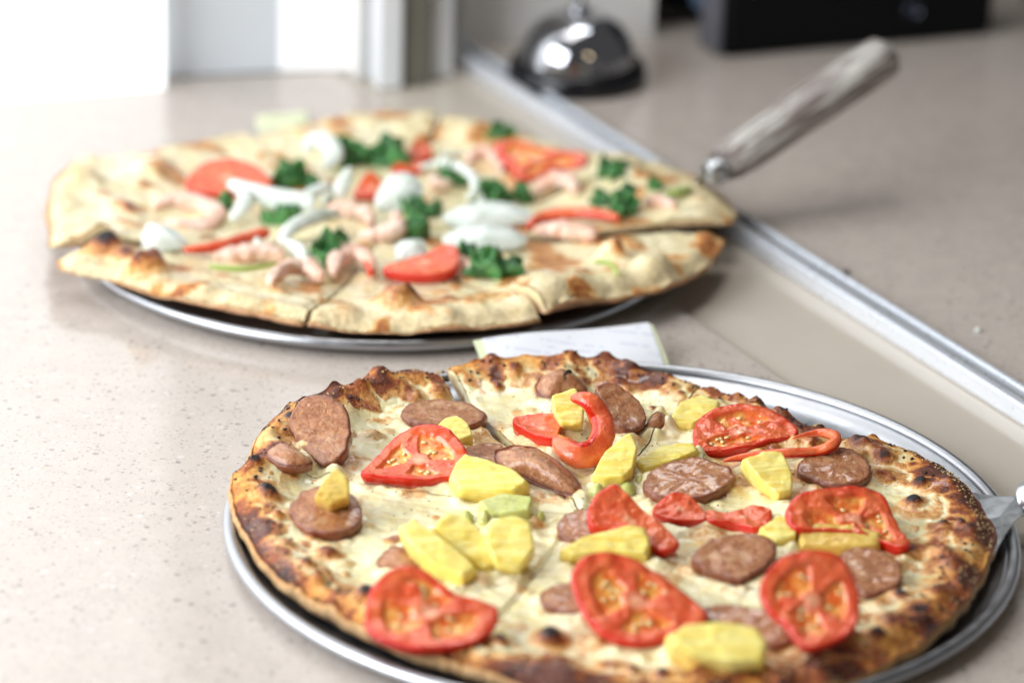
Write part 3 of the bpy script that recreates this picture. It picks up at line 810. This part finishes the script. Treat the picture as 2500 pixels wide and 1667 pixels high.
def seeds(res, count, seed):
    o, par, c, n, e1, e2, spots, _ = res
    r_ = random.Random(seed)
    if not len(spots): return
    for k in range(count):
        p = spots[r_.randrange(len(spots))] + n * 0.0004
        bm = bmesh.new()
        bmesh.ops.create_icosphere(bm, subdivisions=1, radius=0.0014)
        M_ = Matrix.Translation(Vector(p)) @ Matrix.Rotation(r_.uniform(0, 6), 4, 'Z') @ Matrix.Diagonal((1.35, 0.8, 0.45, 1))
        bmesh.ops.transform(bm, matrix=M_, verts=bm.verts)
        so = bm_obj('seed', bm, M_seed)
        so.parent = o
        so.matrix_parent_inverse = Matrix.Identity(4)
        so.matrix_parent_inverse = (Matrix.Translation(par.location) @ Matrix.Translation(-par.location))
# ------------------------------------------------------------------ front toppings
TOM = 'glossy red tomato slice'
toms = [
 ([(832, 1105), (850, 1075), (880, 1040), (920, 1010), (975, 996), (1030, 1006), (1065, 1035), (1080, 1068), (1066, 1098), (1010, 1112), (950, 1119), (890, 1113)], 16, -4, .0045, 3, 5),
 ([(1178, 975), (1230, 968), (1290, 974), (1285, 1000), (1272, 1030), (1240, 1020), (1205, 998)], 6, 0, .005, 0, 0),
 ([(1592, 1022), (1596, 985), (1630, 955), (1700, 941), (1770, 955), (1828, 988), (1822, 1012), (1770, 1022), (1710, 1040), (1640, 1050), (1602, 1044)], 14, 3, .0055, 2, 3),
 ([(1803, 1188), (1828, 1152), (1900, 1136), (1970, 1134), (2022, 1146), (2046, 1182), (2066, 1228), (2086, 1266), (2062, 1279), (2000, 1247), (1940, 1232), (1880, 1227), (1825, 1222)], 18, 6, .005, 3, 4),
 ([(1498, 1178), (1528, 1148), (1570, 1142), (1605, 1165), (1622, 1200), (1580, 1206), (1530, 1198)], 28, 0, .0045, 0, 0),
 ([(1612, 1182), (1680, 1185), (1725, 1172), (1770, 1180), (1766, 1205), (1735, 1226), (1690, 1211), (1630, 1205)], 6, 0, .004, 0, 0),
 ([(1348, 1188), (1363, 1152), (1405, 1130), (1440, 1150), (1482, 1185), (1522, 1215), (1556, 1265), (1520, 1284), (1460, 1250), (1400, 1226), (1360, 1218)], 26, 6, .006, 0, 0),
 ([(838, 1425), (850, 1365), (890, 1327), (945, 1316), (992, 1335), (1040, 1368), (1100, 1385), (1140, 1402), (1136, 1442), (1100, 1480), (1040, 1500), (960, 1504), (890, 1482), (850, 1457)], 26, 4, .005, 3, 4),
 ([(1313, 1345), (1325, 1302), (1370, 1281), (1440, 1290), (1510, 1325), (1580, 1375), (1620, 1415), (1606, 1447), (1550, 1472), (1470, 1491), (1400, 1472), (1348, 1425)], 30, 6, .005, 3, 5),
 ([(1745, 1357), (1770, 1310), (1820, 1282), (1880, 1278), (1932, 1295), (1962, 1340), (1973, 1400), (1960, 1450), (1920, 1482), (1862, 1505), (1832, 1490), (1800, 1440), (1762, 1402)], 32, 3, .005, 3, 4)]
SAU = 'browned round of sausage'
saus = [
 ([(665, 972), (690, 935), (740, 918), (790, 940), (806, 985), (801, 1040), (780, 1070), (745, 1079), (710, 1052), (685, 1022), (672, 1000)], 34, -8, .006, 'round'),
 ([(612, 1045), (645, 1020), (690, 1043), (718, 1062), (690, 1072), (645, 1068)], 10, 0, .005, 'dome'),
 ([(920, 960), (935, 941), (985, 930), (1050, 932), (1100, 950), (1116, 970), (1092, 986), (1040, 993), (970, 986), (935, 978)], 4, 0, .0055, 'round'),
 ([(1065, 1045), (1090, 1030), (1155, 1030), (1160, 1090), (1112, 1096), (1075, 1072)], 5, 0, .004, 'round'),
 ([(1138, 1052), (1150, 1036), (1200, 1030), (1260, 1050), (1310, 1090), (1337, 1125), (1322, 1143), (1270, 1131), (1210, 1103), (1155, 1086)], 18, -6, .010, 'dome'),
 ([(1228, 893), (1258, 868), (1300, 864), (1335, 883), (1348, 908), (1300, 918), (1252, 922)], 6, 0, .011, 'dome'),
 ([(1365, 905), (1400, 895), (1450, 920), (1478, 960), (1474, 990), (1442, 1006), (1405, 985), (1385, 940)], 26, 10, .007, 'round'),
 ([(1482, 986), (1505, 950), (1532, 962), (1515, 988)], 16, 0, .005, 'dome'),
 ([(1478, 1125), (1500, 1090), (1560, 1066), (1620, 1065), (1682, 1090), (1672, 1122), (1620, 1152), (1560, 1160), (1508, 1150)], 10, 0, .0055, 'round'),
 ([(1830, 1090), (1850, 1060), (1900, 1038), (1950, 1045), (1990, 1070), (1998, 1100), (1975, 1122), (1920, 1130), (1865, 1116)], 9, 0, .0065, 'round'),
 ([(665, 1178), (690, 1147), (740, 1132), (800, 1142), (833, 1182), (821, 1217), (780, 1242), (720, 1238), (680, 1212)], 12, 0, .0055, 'round'),
 ([(1278, 1222), (1300, 1190), (1350, 1180), (1402, 1215), (1380, 1247), (1310, 1252)], 10, 0, .0045, 'round'),
 ([(1588, 1290), (1620, 1255), (1690, 1235), (1750, 1240), (1784, 1262), (1766, 1302), (1722, 1337), (1690, 1345), (1640, 1326), (1603, 1306)], 20, 0, .006, 'round'),
 ([(1920, 1292), (1960, 1272), (2010, 1272), (2060, 1300), (2071, 1340), (2032, 1371), (1985, 1377), (1940, 1340)], 10, 0, .006, 'round'),
 ([(1610, 1412), (1650, 1400), (1720, 1405), (1790, 1430), (1817, 1470), (1792, 1497), (1720, 1482), (1640, 1442)], 10, 0, .005, 'round'),
 ([(1240, 1372), (1280, 1350), (1330, 1350), (1362, 1400), (1322, 1417), (1260, 1402)], 5, 0, .004, 'round'),
 ([(866, 1293), (908, 1256), (962, 1290), (945, 1314), (900, 1310)], 6, 0, .0035, 'dome')]
pine = [
 ([(1000, 997), (1022, 975), (1050, 970), (1075, 988), (1086, 1016), (1052, 1029), (1015, 1017)], 24, 0, .007, 0),
 ([(1268, 917), (1320, 900), (1342, 930), (1338, 985), (1290, 988), (1272, 957)], 48, 0, .010, 0),
 ([(1034, 1117), (1047, 1085), (1068, 1064), (1120, 1077), (1180, 1100), (1217, 1130), (1182, 1151), (1110, 1150), (1058, 1151)], 22, -4, .010, 0),
 ([(1098, 1167), (1150, 1150), (1222, 1160), (1217, 1190), (1150, 1196), (1112, 1186)], 8, 0, .006, 1),
 ([(1358, 1107), (1388, 1050), (1448, 1004), (1464, 1040), (1452, 1092), (1430, 1112), (1390, 1116)], 24, 0, .007, 0),
 ([(1458, 1077), (1520, 1045), (1590, 1034), (1602, 1055), (1552, 1077), (1480, 1097)], 12, 0, .007, 0),
 ([(1535, 982), (1560, 940), (1610, 920), (1652, 935), (1642, 962), (1590, 987)], 10, 0, .005, 0),
 ([(1703, 1067), (1750, 1050), (1792, 1050), (1816, 1100), (1817, 1142), (1785, 1152), (1738, 1112)], 30, 4, .007, 0),
 ([(918, 1226), (948, 1209), (1000, 1245), (1060, 1290), (1097, 1326), (1062, 1347), (1000, 1322), (943, 1272)], 30, 0, .010, 0),
 ([(993, 1227), (1020, 1195), (1065, 1200), (1107, 1240), (1148, 1300), (1112, 1324), (1050, 1280)], 32, 4, .009, 0),
 ([(1113, 1257), (1125, 1205), (1180, 1195), (1217, 1210), (1228, 1270), (1192, 1322), (1138, 1312)], 40, 0, .009, 0),
 ([(1288, 1282), (1330, 1255), (1440, 1225), (1481, 1230), (1494, 1265), (1482, 1292), (1400, 1288), (1308, 1297)], 30, 0, .010, 0),
 ([(1743, 1227), (1785, 1195), (1827, 1205), (1827, 1247), (1780, 1257)], 24, 0, .006, 0),
 ([(1830, 1232), (1870, 1221), (1960, 1226), (2022, 1241), (2017, 1272), (1920, 1277), (1838, 1272)], 14, 0, .007, 2),
 ([(1528, 1482), (1570, 1456), (1650, 1450), (1740, 1465), (1758, 1500), (1752, 1542), (1680, 1548), (1590, 1528), (1540, 1503)], 28, 0, .011, 0),
 ([(723, 1152), (745, 1110), (775, 1085), (802, 1110), (802, 1152), (760, 1170)], 42, 0, .008, 2)]
# cheese climbs a little round everything baked into it
for kind_, lst in enumerate((toms, saus, pine)):
    for it in lst:
        ol = catmull(it[0], 16)
        for x, y in ol:
            p = at(x + rng.uniform(-7, 7), y + rng.uniform(-5, 6), 0.015)
            pz1.blobs.append((p[0], p[1], rng.uniform(.0032, .0055), rng.uniform(.0008, .0024), (rng.uniform(0.0, 0.40) if kind_ == 1 else rng.uniform(0, 0.22)), 0.0))
pz1.build(names1, gaps1, 120, 130, {0: 0.0010, 7: 0.0004, 1: 0.0004}, 'slices of the sausage and pineapple pizza')
for i, (p, t, sd, th, g, ns) in enumerate(toms):
    r_ = slab(pz1, 'tomato_slice', p, M_tomato, th * 0.55, t, sd, -0.0004, 'cut', bend=0.0055 if i in (0, 3, 7) else 0.0035, rough=.0018, seed=i * 1.7, gel=g, label=TOM, nseg=112, nring=30)
    if ns: seeds(r_, ns * 3, i)
sweep(pz1, 'tomato_slice', [(1312, 915, .020), (1352, 922, .021), (1380, 960, .016), (1383, 1005, .011), (1360, 1040, .008), (1325, 1045, .008), (1292, 1025, .007), (1275, 1005, .005)], [30, 46, 52, 56, 62, 60, 50, 30], .009, M_tomato, 'tomato wedge curled round a pineapple chunk', upv=(0.15, -0.9, 0.6), nseg=56, sec=18, rough=.15, seed=2)
sweep(pz1, 'tomato_slice', [(1660, 1058, .003), (1725, 1048, .005), (1800, 1042, .007), (1870, 1038, .008), (1912, 1022, .009), (1918, 1003, .010), (1880, 994, .008), (1820, 1006, .005)], [14, 22, 24, 24, 26, 24, 18, 10], .006, M_tomato, 'thin tomato rim folded back on itself', upv=(0, -0.8, 0.7), nseg=52, rough=.1, seed=4)

for i, (p, t, sd, th, pr) in enumerate(saus):
    slab(pz1, 'sausage_slice', p, M_sausage, th * (0.60 if pr == 'round' else 0.85), t, sd, -0.0019, 'cut' if pr == 'round' else pr, bend=0.0022 if i in (0, 6, 10) else 0.0, rough=.0012, seed=20 + i * 1.3, ragged=.16, nseg=72, label=SAU)
sweep(pz1, 'sausage_tail', [(1300, 872, .008), (1296, 861, .012), (1305, 853, .014), (1312, 856, .013)], [7, 6, 7, 9], .002, M_charbit, 'burnt casing twist on the domed sausage', nseg=16, sec=8)

for i, (p, t, sd, th, k) in enumerate(pine):
    slab(pz1, 'pineapple_chunk', p, (M_pine, M_green, M_pinebrown)[k], th * 0.75, t, sd, 0.005 if i == 15 else -0.0012, 'flat', rough=.0010, seed=50 + i * 2.1, drop=.006, smooth_pts=False, fibre=.0010, ragged=.08, label='yellow pineapple chunk' if k != 1 else 'greenish pineapple chunk', nseg=72, nring=18)
for i, (x, y, r) in enumerate([(1372, 1128, 17), (1440, 1126, 22), (1070, 1190, 18), (1112, 1188, 14), (1240, 1190, 12), (1470, 1108, 12)]):
    slab(pz1, 'green_pepper_bit', [(x + r * math.cos(a), y + r * .62 * math.sin(a)) for a in np.linspace(0, 6.28, 8)[:-1]], M_green, .004, 8, 0, 0, 'dome', nseg=24, nring=8, seed=90 + i, label='small pale green pepper bit')

# burnt grains along the crust and pepper on the cheese, one loose scatter for each slice
def scatter(pz, count, rn0, rn1, r0, r1, name, mat, squash, weight=None, seed=1):
    r_ = np.random.default_rng(seed)
    per = [[] for _ in pz.slices]
    made = 0
    while made < count:
        a = r_.uniform(-math.pi, math.pi); q_ = r_.uniform(rn0, rn1)
        if weight is not None and r_.random() > weight(a, q_): continue
        R_ = float(pz.R(a)) * q_
        x, y = pz.c[0] + R_ * math.cos(a), pz.c[1] + R_ * math.sin(a)
        per[pz.slice_index(x, y)].append((x, y, r_.uniform(r0, r1), r_.uniform(0, 6.28))); made += 1
    for e, lst in zip(pz.slices, per):
        if not lst: continue
        zz = pz.field(np.array([t[0] for t in lst]), np.array([t[1] for t in lst]))[0]
        bm = bmesh.new()
        for (x, y, r, ro), z in zip(lst, zz):
            res = bmesh.ops.create_icosphere(bm, subdivisions=1, radius=r)
            for v_ in res['verts']: v_.co *= r_.uniform(0.7, 1.3)
            bmesh.ops.transform(bm, matrix=Matrix.Translation((x, y, z + r * squash * 0.4)) @ Matrix.Rotation(ro, 4, 'Z') @ Matrix.Diagonal((1.4, 0.8, squash, 1)), verts=res['verts'])
        o = bm_obj(name, bm, mat, e); o['kind'] = 'stuff'
scatter(pz1, 420, 0.90, 0.995, .0003, .0010, 'burnt_grains', M_charbit, 0.7, seed=11)
scatter(pz1, 520, 0.30, 0.97, .00022, .00045, 'pepper_flecks', M_charbit, 0.5, lambda a, q_: 0.15 + 0.85 * float(sstep(0.1, 0.5, a) * (1 - sstep(1.5, 1.95, a))), seed=12)
scatter(pz1, 700, 0.955, 1.0, .0003, .0006, 'toasted_cornmeal', plain('toasted_cornmeal_grain', (0.60, 0.42, 0.20), 0.6, 0.2, 400), 0.8, lambda a, q_: 0.25 + 0.75 * float(sstep(-0.6, 0.0, a) * (1 - sstep(0.7, 1.2, a))), seed=13)
# ------------------------------------------------------------------ rear toppings
for i, (p, t, th, g) in enumerate([
 ([(430, 440), (450, 396), (510, 376), (580, 386), (626, 430), (570, 446), (500, 456)], 26, .006, 0),
 ([(1135, 342), (1180, 332), (1260, 352), (1342, 360), (1338, 392), (1270, 394), (1222, 422), (1190, 422), (1160, 378)], 26, .006, 2),
 ([(880, 627), (920, 606), (980, 590), (1020, 572), (1052, 580), (1050, 622), (1000, 642), (930, 642)], 20, .005, 0),
 ([(813, 457), (845, 410), (882, 430), (872, 462)], 30, .005, 0),
 ([(930, 372), (955, 340), (990, 350), (985, 378)], 20, .005, 0),
 ([(900, 400), (925, 375), (975, 385), (960, 402)], 12, .004, 0)]):
    slab(pz2, 'tomato_slice', p, M_tomato, th * 0.6, t, 0, .000, 'cut', nseg=48, nring=14, bend=.003, rough=.002, seed=120 + i, gel=g, label=TOM)
for i, (p, w) in enumerate([([(1210, 525, .004), (1250, 498, .006), (1340, 490, .008), (1425, 502, .006)], [14, 28, 26, 24]), ([(420, 575, .004), (500, 566, .006), (565, 546, .008), (620, 532, .008)], [16, 24, 24, 30]), ([(830, 585, .006), (845, 605, .005), (852, 630, .003)], [16, 20, 16])]):
    sweep(pz2, 'tomato_slice', p, w, .006, M_tomato, 'thin red tomato strip', nseg=30, upv=(0, -0.7, 0.7), rough=.1, seed=i)
for i, (p, w) in enumerate([
 ([(352, 478, .006), (400, 462, .008), (460, 470, .008), (500, 492, .007), (478, 516, .005), (420, 520, .005), (375, 508, .005)], [20, 40, 44, 42, 36, 26, 14]),
 ([(745, 490, .006), (790, 480, .009), (840, 492, .008), (850, 515, .006)], [24, 38, 34, 16]),
 ([(820, 547, .004), (870, 540, .007), (912, 522, .010), (905, 492, .010)], [18, 34, 36, 20]),
 ([(490, 592, .003), (545, 586, .006), (610, 578, .008), (655, 590, .005)], [16, 40, 48, 26]),
 ([(620, 648, .004), (655, 618, .008), (700, 612, .008), (742, 640, .005)], [34, 40, 38, 22]),
 ([(765, 635, .005), (775, 596, .009), (815, 582, .010), (850, 605, .008), (860, 632, .004)], [28, 40, 42, 34, 18]),
 ([(1232, 445, .005), (1265, 415, .010), (1308, 418, .010), (1322, 448, .006)], [24, 40, 42, 24]),
 ([(1070, 382, .005), (1100, 352, .009), (1142, 362, .008), (1150, 395, .005)], [22, 36, 34, 18]),
 ([(1225, 535, .003), (1290, 528, .006), (1372, 542, .004)], [22, 40, 26]),
 ([(1480, 472, .004), (1516, 466, .007), (1555, 482, .004)], [24, 34, 22]),
 ([(1045, 585, .005), (1075, 612, .005), (1085, 632, .003)], [22, 30, 16]),
 ([(985, 420, .004), (1010, 425, .006), (1035, 432, .004)], [16, 22, 14])]):
    sweep(pz2, 'shrimp', p, [q_ * (1.0 + 0.25 * math.sin(i * 2.3 + k_ * 1.9)) for k_, q_ in enumerate(w)], .0085, M_shrimp, 'pink curled shrimp', nseg=40, sec=14, ridges=4.5, rough=.45, seed=i, lift=-.0030)
for i, (p, w) in enumerate([
 ([(700, 350, .008), (722, 322, .014), (752, 328, .015), (768, 360, .010), (742, 385, .006)], [26, 44, 48, 44, 28]),
 ([(525, 418, .014), (575, 440, .013), (650, 460, .011), (725, 468, .010)], [30, 44, 56, 50]),
 ([(556, 430, .014), (562, 466, .012), (530, 508, .004)], [24, 38, 24]),
 ([(682, 475, .008), (715, 445, .013), (760, 425, .014)], [22, 32, 20]),
 ([(770, 452, .008), (792, 415, .017), (802, 385, .022)], [38, 36, 8]),
 ([(960, 385, .007), (1030, 376, .010), (1082, 402, .012), (1092, 438, .009), (1070, 458, .005)], [14, 22, 26, 26, 16]),
 ([(645, 562, .006), (668, 524, .011), (725, 498, .012), (780, 490, .009)], [24, 32, 36, 22]),
 ([(1010, 360, .007), (1060, 350, .007)], [18, 14]), ([(1095, 475, .006), (1110, 450, .011)], [18, 10]), ([(590, 548, .008), (594, 585, .004)], [16, 18])]):
    sweep(pz2, 'onion_petal', p, w, .0042, M_onion, 'translucent white onion petal', nseg=32, upv=(0.1, -0.75, 0.7), rough=.08, seed=i)
for i, (p, t, th) in enumerate([
 ([(860, 472), (888, 412), (935, 400), (972, 430), (955, 472), (900, 484)], 36, .007), ([(1018, 502), (1060, 476), (1130, 465), (1200, 480), (1218, 506), (1150, 517), (1060, 522)], 24, .006), ([(1018, 552), (1060, 526), (1130, 518), (1197, 540), (1202, 562), (1130, 574), (1060, 572)], 22, .007),
 ([(325, 548), (345, 515), (400, 530), (426, 562), (370, 574), (335, 570)], 28, .007), ([(655, 556), (690, 560), (718, 592), (690, 596)], 20, .005), ([(908, 596), (915, 560), (970, 555), (977, 592), (940, 602)], 34, .006), ([(735, 455), (760, 432), (770, 452), (750, 472)], 24, .005)]):
    slab(pz2, 'onion_petal', p, M_onion, th * 0.8, t, 0, .002, 'dome', nseg=44, nring=12, rough=.002, ragged=.10, seed=150 + i, label='cupped white onion petal')
def spin(i, x, y, rx, ry, tilt, h=.005):
    r_ = random.Random(i)
    pts = [(x + rx * (1 + q_) * math.cos(a), y + ry * (1 + q_) * math.sin(a)) for a, q_ in ((a_, r_.uniform(-.32, .25)) for a_ in np.linspace(0, 2 * math.pi, 15)[:-1])]
    slab(pz2, 'spinach_leaf', pts, M_spinach, h, tilt, 0, .001, 'round', nseg=64, nring=20, rough=.017, ragged=.5, seed=170 + i * 3.3, label='dark green wilted spinach')
for i, a in enumerate([(664, 405, 38, 28, 26), (890, 350, 50, 36, 34), (812, 358, 42, 26, 26), (752, 575, 36, 34, 40), (785, 545, 20, 16, 40), (965, 482, 44, 14, 10), (955, 530, 28, 22, 24), (1040, 408, 48, 15, 12), (1135, 612, 60, 22, 16), (1075, 590, 26, 18, 20), (1432, 465, 36, 34, 42), (1385, 466, 30, 14, 14),
                       (1505, 430, 18, 18, 36), (1150, 316, 46, 14, 16), (1130, 450, 44, 18, 14), (1415, 395, 36, 18, 20), (650, 505, 50, 12, 8), (720, 430, 20, 20, 20), (780, 340, 24, 20, 22), (1200, 452, 24, 12, 8), (515, 468, 18, 16, 30)]):
    spin(i, *a)
for i, (p, w) in enumerate([([(478, 612, .003), (560, 618, .003), (640, 605, .004)], [10, 12, 9]), ([(1365, 600, .004), (1400, 606, .006), (1422, 630, .004)], [7, 10, 6]), ([(1525, 450, .004), (1560, 440, .006), (1590, 432, .004)], [14, 22, 12])]):
    sweep(pz2, 'spinach_stem', p, w, .003, M_stem, 'light green spinach stem', nseg=24, sec=10, seed=i)

# ------------------------------------------------------------------ receipts
def sheet(name, pts, zs, mat, parent, nx=18, ny=10, th=0.00018):
    P = [at(x, y, z) for (x, y), z in zip(pts, zs)]
    v = []; f = []
    for j in range(ny + 1):
        for i in range(nx + 1):
            a, b = i / nx, j / ny
            p = (P[0] * (1 - a) + P[1] * a) * (1 - b) + (P[3] * (1 - a) + P[2] * a) * b
            p = p + np.array([0, 0, 0.0016 * math.sin(a * math.pi) * (0.3 + b) + 0.0006 * math.sin(a * 7 + b * 3)])
            v.append(p)
    n = (nx + 1) * (ny + 1)
    v += [p - np.array([0, 0, th]) for p in v]
    for j in range(ny):
        for i in range(nx):
            q_ = [j * (nx + 1) + i, j * (nx + 1) + i + 1, (j + 1) * (nx + 1) + i + 1, (j + 1) * (nx + 1) + i]
            f.append(tuple(q_)); f.append(tuple(k + n for k in q_[::-1]))
    return mesh_obj(name, v, f, mat, parent)
loc = at(1300, 790, 0.0006)
rc = empty('receipt', loc, 'white printed order slip with yellow copy lying between the two pans', 'receipt')
sheet('yellow_copy', [(1086, 782), (1498, 746), (1548, 862), (1130, 900)], [.0135, .0135, .0008, .0008], M_paper_y, rc)
sheet('printed_sheet', [(1106, 778), (1490, 742), (1534, 862), (1146, 900)], [.0142, .0142, .0016, .0016], M_paper, rc)
rc2 = sheet('receipt', [(588, 268), (700, 256), (715, 300), (590, 312)], [.0015] * 4, M_paper_y, None)
tag(rc2, 'pale yellow slip corner showing behind the rear pizza', 'receipt')

# ------------------------------------------------------------------ pizza servers
def tube(P, radii, sec=20, flat=1.0):
    P = np.array(P, float); T = np.gradient(P, axis=0); T /= np.linalg.norm(T, axis=1)[:, None]
    v = []; f = []
    for i in range(len(P)):
        sd = np.cross(T[i], [0, 0, 1.0]); sd /= np.linalg.norm(sd); nn = np.cross(sd, T[i])
        for j in range(sec):
            a = 2 * math.pi * j / sec
            v.append(P[i] + sd * radii[i] * math.cos(a) + nn * radii[i] * flat * math.sin(a))
    for i in range(len(P) - 1):
        for j in range(sec):
            k = (j + 1) % sec
            f.append((i * sec + j, (i + 1) * sec + j, (i + 1) * sec + k, i * sec + k))
    f.append(tuple(range(sec))[::-1]); f.append(tuple(range((len(P) - 1) * sec, len(P) * sec)))
    return v, f
def blade_mesh(outline, th=0.0011):
    v = [tuple(p) for p in outline] + [(p[0], p[1], p[2] - th) for p in outline]
    n = len(outline)
    f = [tuple(range(n)), tuple(range(n, 2 * n))[::-1]] + [(i, i + n, (i + 1) % n + n, (i + 1) % n) for i in range(n)]
    return v, f

h0 = at(1655, 385, 0.036); h1 = at(2048, 118, 0.088)
sv = empty('pizza_server', tuple(at(1600, 430, 0.015)), 'pizza server with streaked grey handle reaching out from under the rear pizza', 'pizza server')
dr = (h1 - h0) / np.linalg.norm(h1 - h0)
L = np.linalg.norm(h1 - h0)
ts = np.linspace(0, 1, 24)
rad = np.interp(ts, [0, .04, .12, .5, .85, .95, .985, 1], [.0100, .0120, .0134, .0142, .0148, .0142, .0122, .006])
def handle_obj(p, d, L, parent):
    v, f = tube([np.array([L * t, 0, 0]) for t in ts], rad, 20, 0.85)
    o = mesh_obj('handle', v, f, M_handle, parent)
    o.matrix_basis = Matrix.Translation(Vector(p)) @ Vector(d).to_track_quat('X', 'Z').to_matrix().to_4x4()
    return o
handle_obj(h0, dr, L, sv)
bv, bf = tube([h0 - dr * .0085 + dr * .0085 * t for t in (0, .25, .75, 1.0)], [.0066, .0085, .0085, .0066], 20, 0.9)
mesh_obj('bolster', bv, bf, M_steel, sv)
nk = [h0 - dr * .008, at(1622, 405, .026), at(1590, 425, .0185), at(1540, 455, .0125)]
nv, nf = tube(catmull(nk, 14, False), np.interp(np.linspace(0, 1, 14), [0, .4, 1], [.0045, .0058, .009]), 12, 0.22)
mesh_obj('neck', nv, nf, M_steel, sv)
bl = [at(1575, 408, .0145), at(1618, 430, .0145), at(1480, 560, .0105), at(1250, 520, .0085), at(1380, 420, .0105)]
v, f = blade_mesh(bl)
mesh_obj('blade', v, f, M_steel, sv, smooth=False)

sv = empty('pizza_server', tuple(at(2290, 1190, 0.012)), 'pizza server blade slid under the right side of the front pizza', 'pizza server')
bl = [(2225, 1128), (2255, 1134), (2300, 1140), (2335, 1138), (2352, 1130), (2375, 1135), (2385, 1160), (2372, 1176), (2345, 1183), (2325, 1200), (2303, 1235), (2283, 1272), (2200, 1300), (2060, 1290), (2060, 1170)]
zz = [.0105, .0115, .0130, .0140, .015, .0158, .016, .0155, .0145, .0138, .0128, .0115, .0060, .0048, .0048]
v, f = blade_mesh([at(x, y, z) for (x, y), z in zip(bl, zz)])
mesh_obj('blade', v, f, M_steel, sv, smooth=False)
k0 = at(2350, 1152, 0.0195); k1 = at(2700, 1010, 0.06); dr = (k1 - k0) / np.linalg.norm(k1 - k0)
bv, bf = tube([k0 + dr * .009 * t for t in (0, .2, .8, 1.0)], [.0072, .0092, .0092, .0072], 20, 0.9)
mesh_obj('bolster', bv, bf, M_steel, sv)
handle_obj(k0 + dr * .0092, dr, .115, sv)

# ------------------------------------------------------------------ bell
bx, by, _ = at(1325, 182, 0.003)
be = empty('call_bell', (bx, by, 0.003), 'chrome call bell on a black base behind the rear pizza', 'bell')
v, f = lathe([(0, 0), (.0438, 0), (.0446, .003), (.0442, .008), (.0420, .0125), (.0385, .0138), (.030, .0138), (0, .0138)], bx, by, 72, 0.003)
mesh_obj('base', v, f, M_black_gloss, be)
prof = [(.0362 * math.cos(t) ** 0.9, .0135 + .0320 * math.sin(t)) for t in np.linspace(0.0, math.pi / 2 - .03, 22)]
prof = [(.0350, .0118), (.0368, .0115), (.0370, .0130)] + prof[1:] + [(0.0, .0456)]
v, f = lathe(prof, bx, by, 72, 0.003)
mesh_obj('dome', v, f, M_chrome, be)
v, f = lathe([(0, .0450), (.0075, .0450), (.0075, .0475), (.0028, .049), (.0024, .0545), (.0055, .0555), (.0072, .0580), (.0062, .0606), (.0035, .0618), (0, .062)], bx, by, 32, 0.003)
mesh_obj('plunger', v, f, M_chrome, be)

# ------------------------------------------------------------------ black equipment
def rbox(name, fl, fr, depth, h, mat, parent, z0=0.003, bev=.004):
    fl, fr = np.asarray(fl), np.asarray(fr); t = (fr - fl) / np.linalg.norm(fr - fl); n = np.array([-t[1], t[0]])
    return bm_obj(name, box_bm([fl, fr, fr + n * depth, fl + n * depth], z0, z0 + h, bev, 3), mat, parent, smooth=False)
fl, fr = V2(at(1664, 146)), V2(at(2278, 92))
e = empty('receipt_printer', (*fl, .003), 'large black box shaped printer behind the server handle', 'printer')
rbox('body', fl, fr, 0.045, 0.12, M_black, e)
t = (fr - fl) / np.linalg.norm(fr - fl); n = np.array([-t[1], t[0]])
rbox('lit_side', fl - t * .004 + n * .004, fl - t * .0005 + n * .004, 0.03, 0.05, plain('lit_side_grey', (0.12, 0.12, 0.14), 0.35), e, bev=.001)  # thin slab, its lighter grey paints the light on the box's left face
pc = fl + t * 0.135 - n * 0.001
v, f = tube([np.array([*pc, .026]), np.array([*(pc - n * .003), .026])], [.006, .005], 20)
mesh_obj('button', v, f, plain('dark_blue_button', (0.02, 0.025, 0.05), 0.2), e)
fl2, fr2 = V2(at(1500, 70)), V2(at(1655, 62))
e2 = empty('card_terminal', (*fl2, .003), 'smaller black box left of the printer with a bluish reflected glint', 'terminal')
rbox('body', fl2, fr2, 0.06, 0.10, M_black_gloss, e2)
t = (fr2 - fl2) / np.linalg.norm(fr2 - fl2); n = np.array([-t[1], t[0]])
kc = fl2 + t * 0.034 - n * 0.0005
v, f = tube([np.array([*kc, .021]), np.array([*(kc - n * .006), .021]), np.array([*(kc - n * .0075), .021])], [.008, .0075, .005], 24)
mesh_obj('glint', v, f, plain('blue_glint', (0.16, 0.24, 0.36), 0.25), e2)  # reflected blue light modelled as a small coloured disc
fl3, fr3 = V2(at(2300, 10)), V2(at(2420, 75))
o = rbox('card_reader', fl3 + [0.012, 0.01], fr3 + [0.05, 0.02], 0.05, 0.05, M_black, None)
tag(o, 'black box edge in the far right corner of the rear counter', 'card reader')

# a crumb and a bright chip on the rear counter
for x, y, r, mt, nm, lb in ((1944, 625, .0022, M_charbit, 'crumb', 'dark brown crumb on the rear counter'), (2247, 757, .0018, M_onion, 'onion_scrap', 'tiny white scrap on the rear counter')):
    bm = bmesh.new(); bmesh.ops.create_icosphere(bm, subdivisions=2, radius=r)
    for vv in bm.verts: vv.co *= 1 + 0.35 * (random.random() - 0.5); vv.co.z *= 0.6
    p = at(x, y, 0.004)
    o = bm_obj(nm, bm, mt); o.location = p
    tag(o, lb, 'crumb')
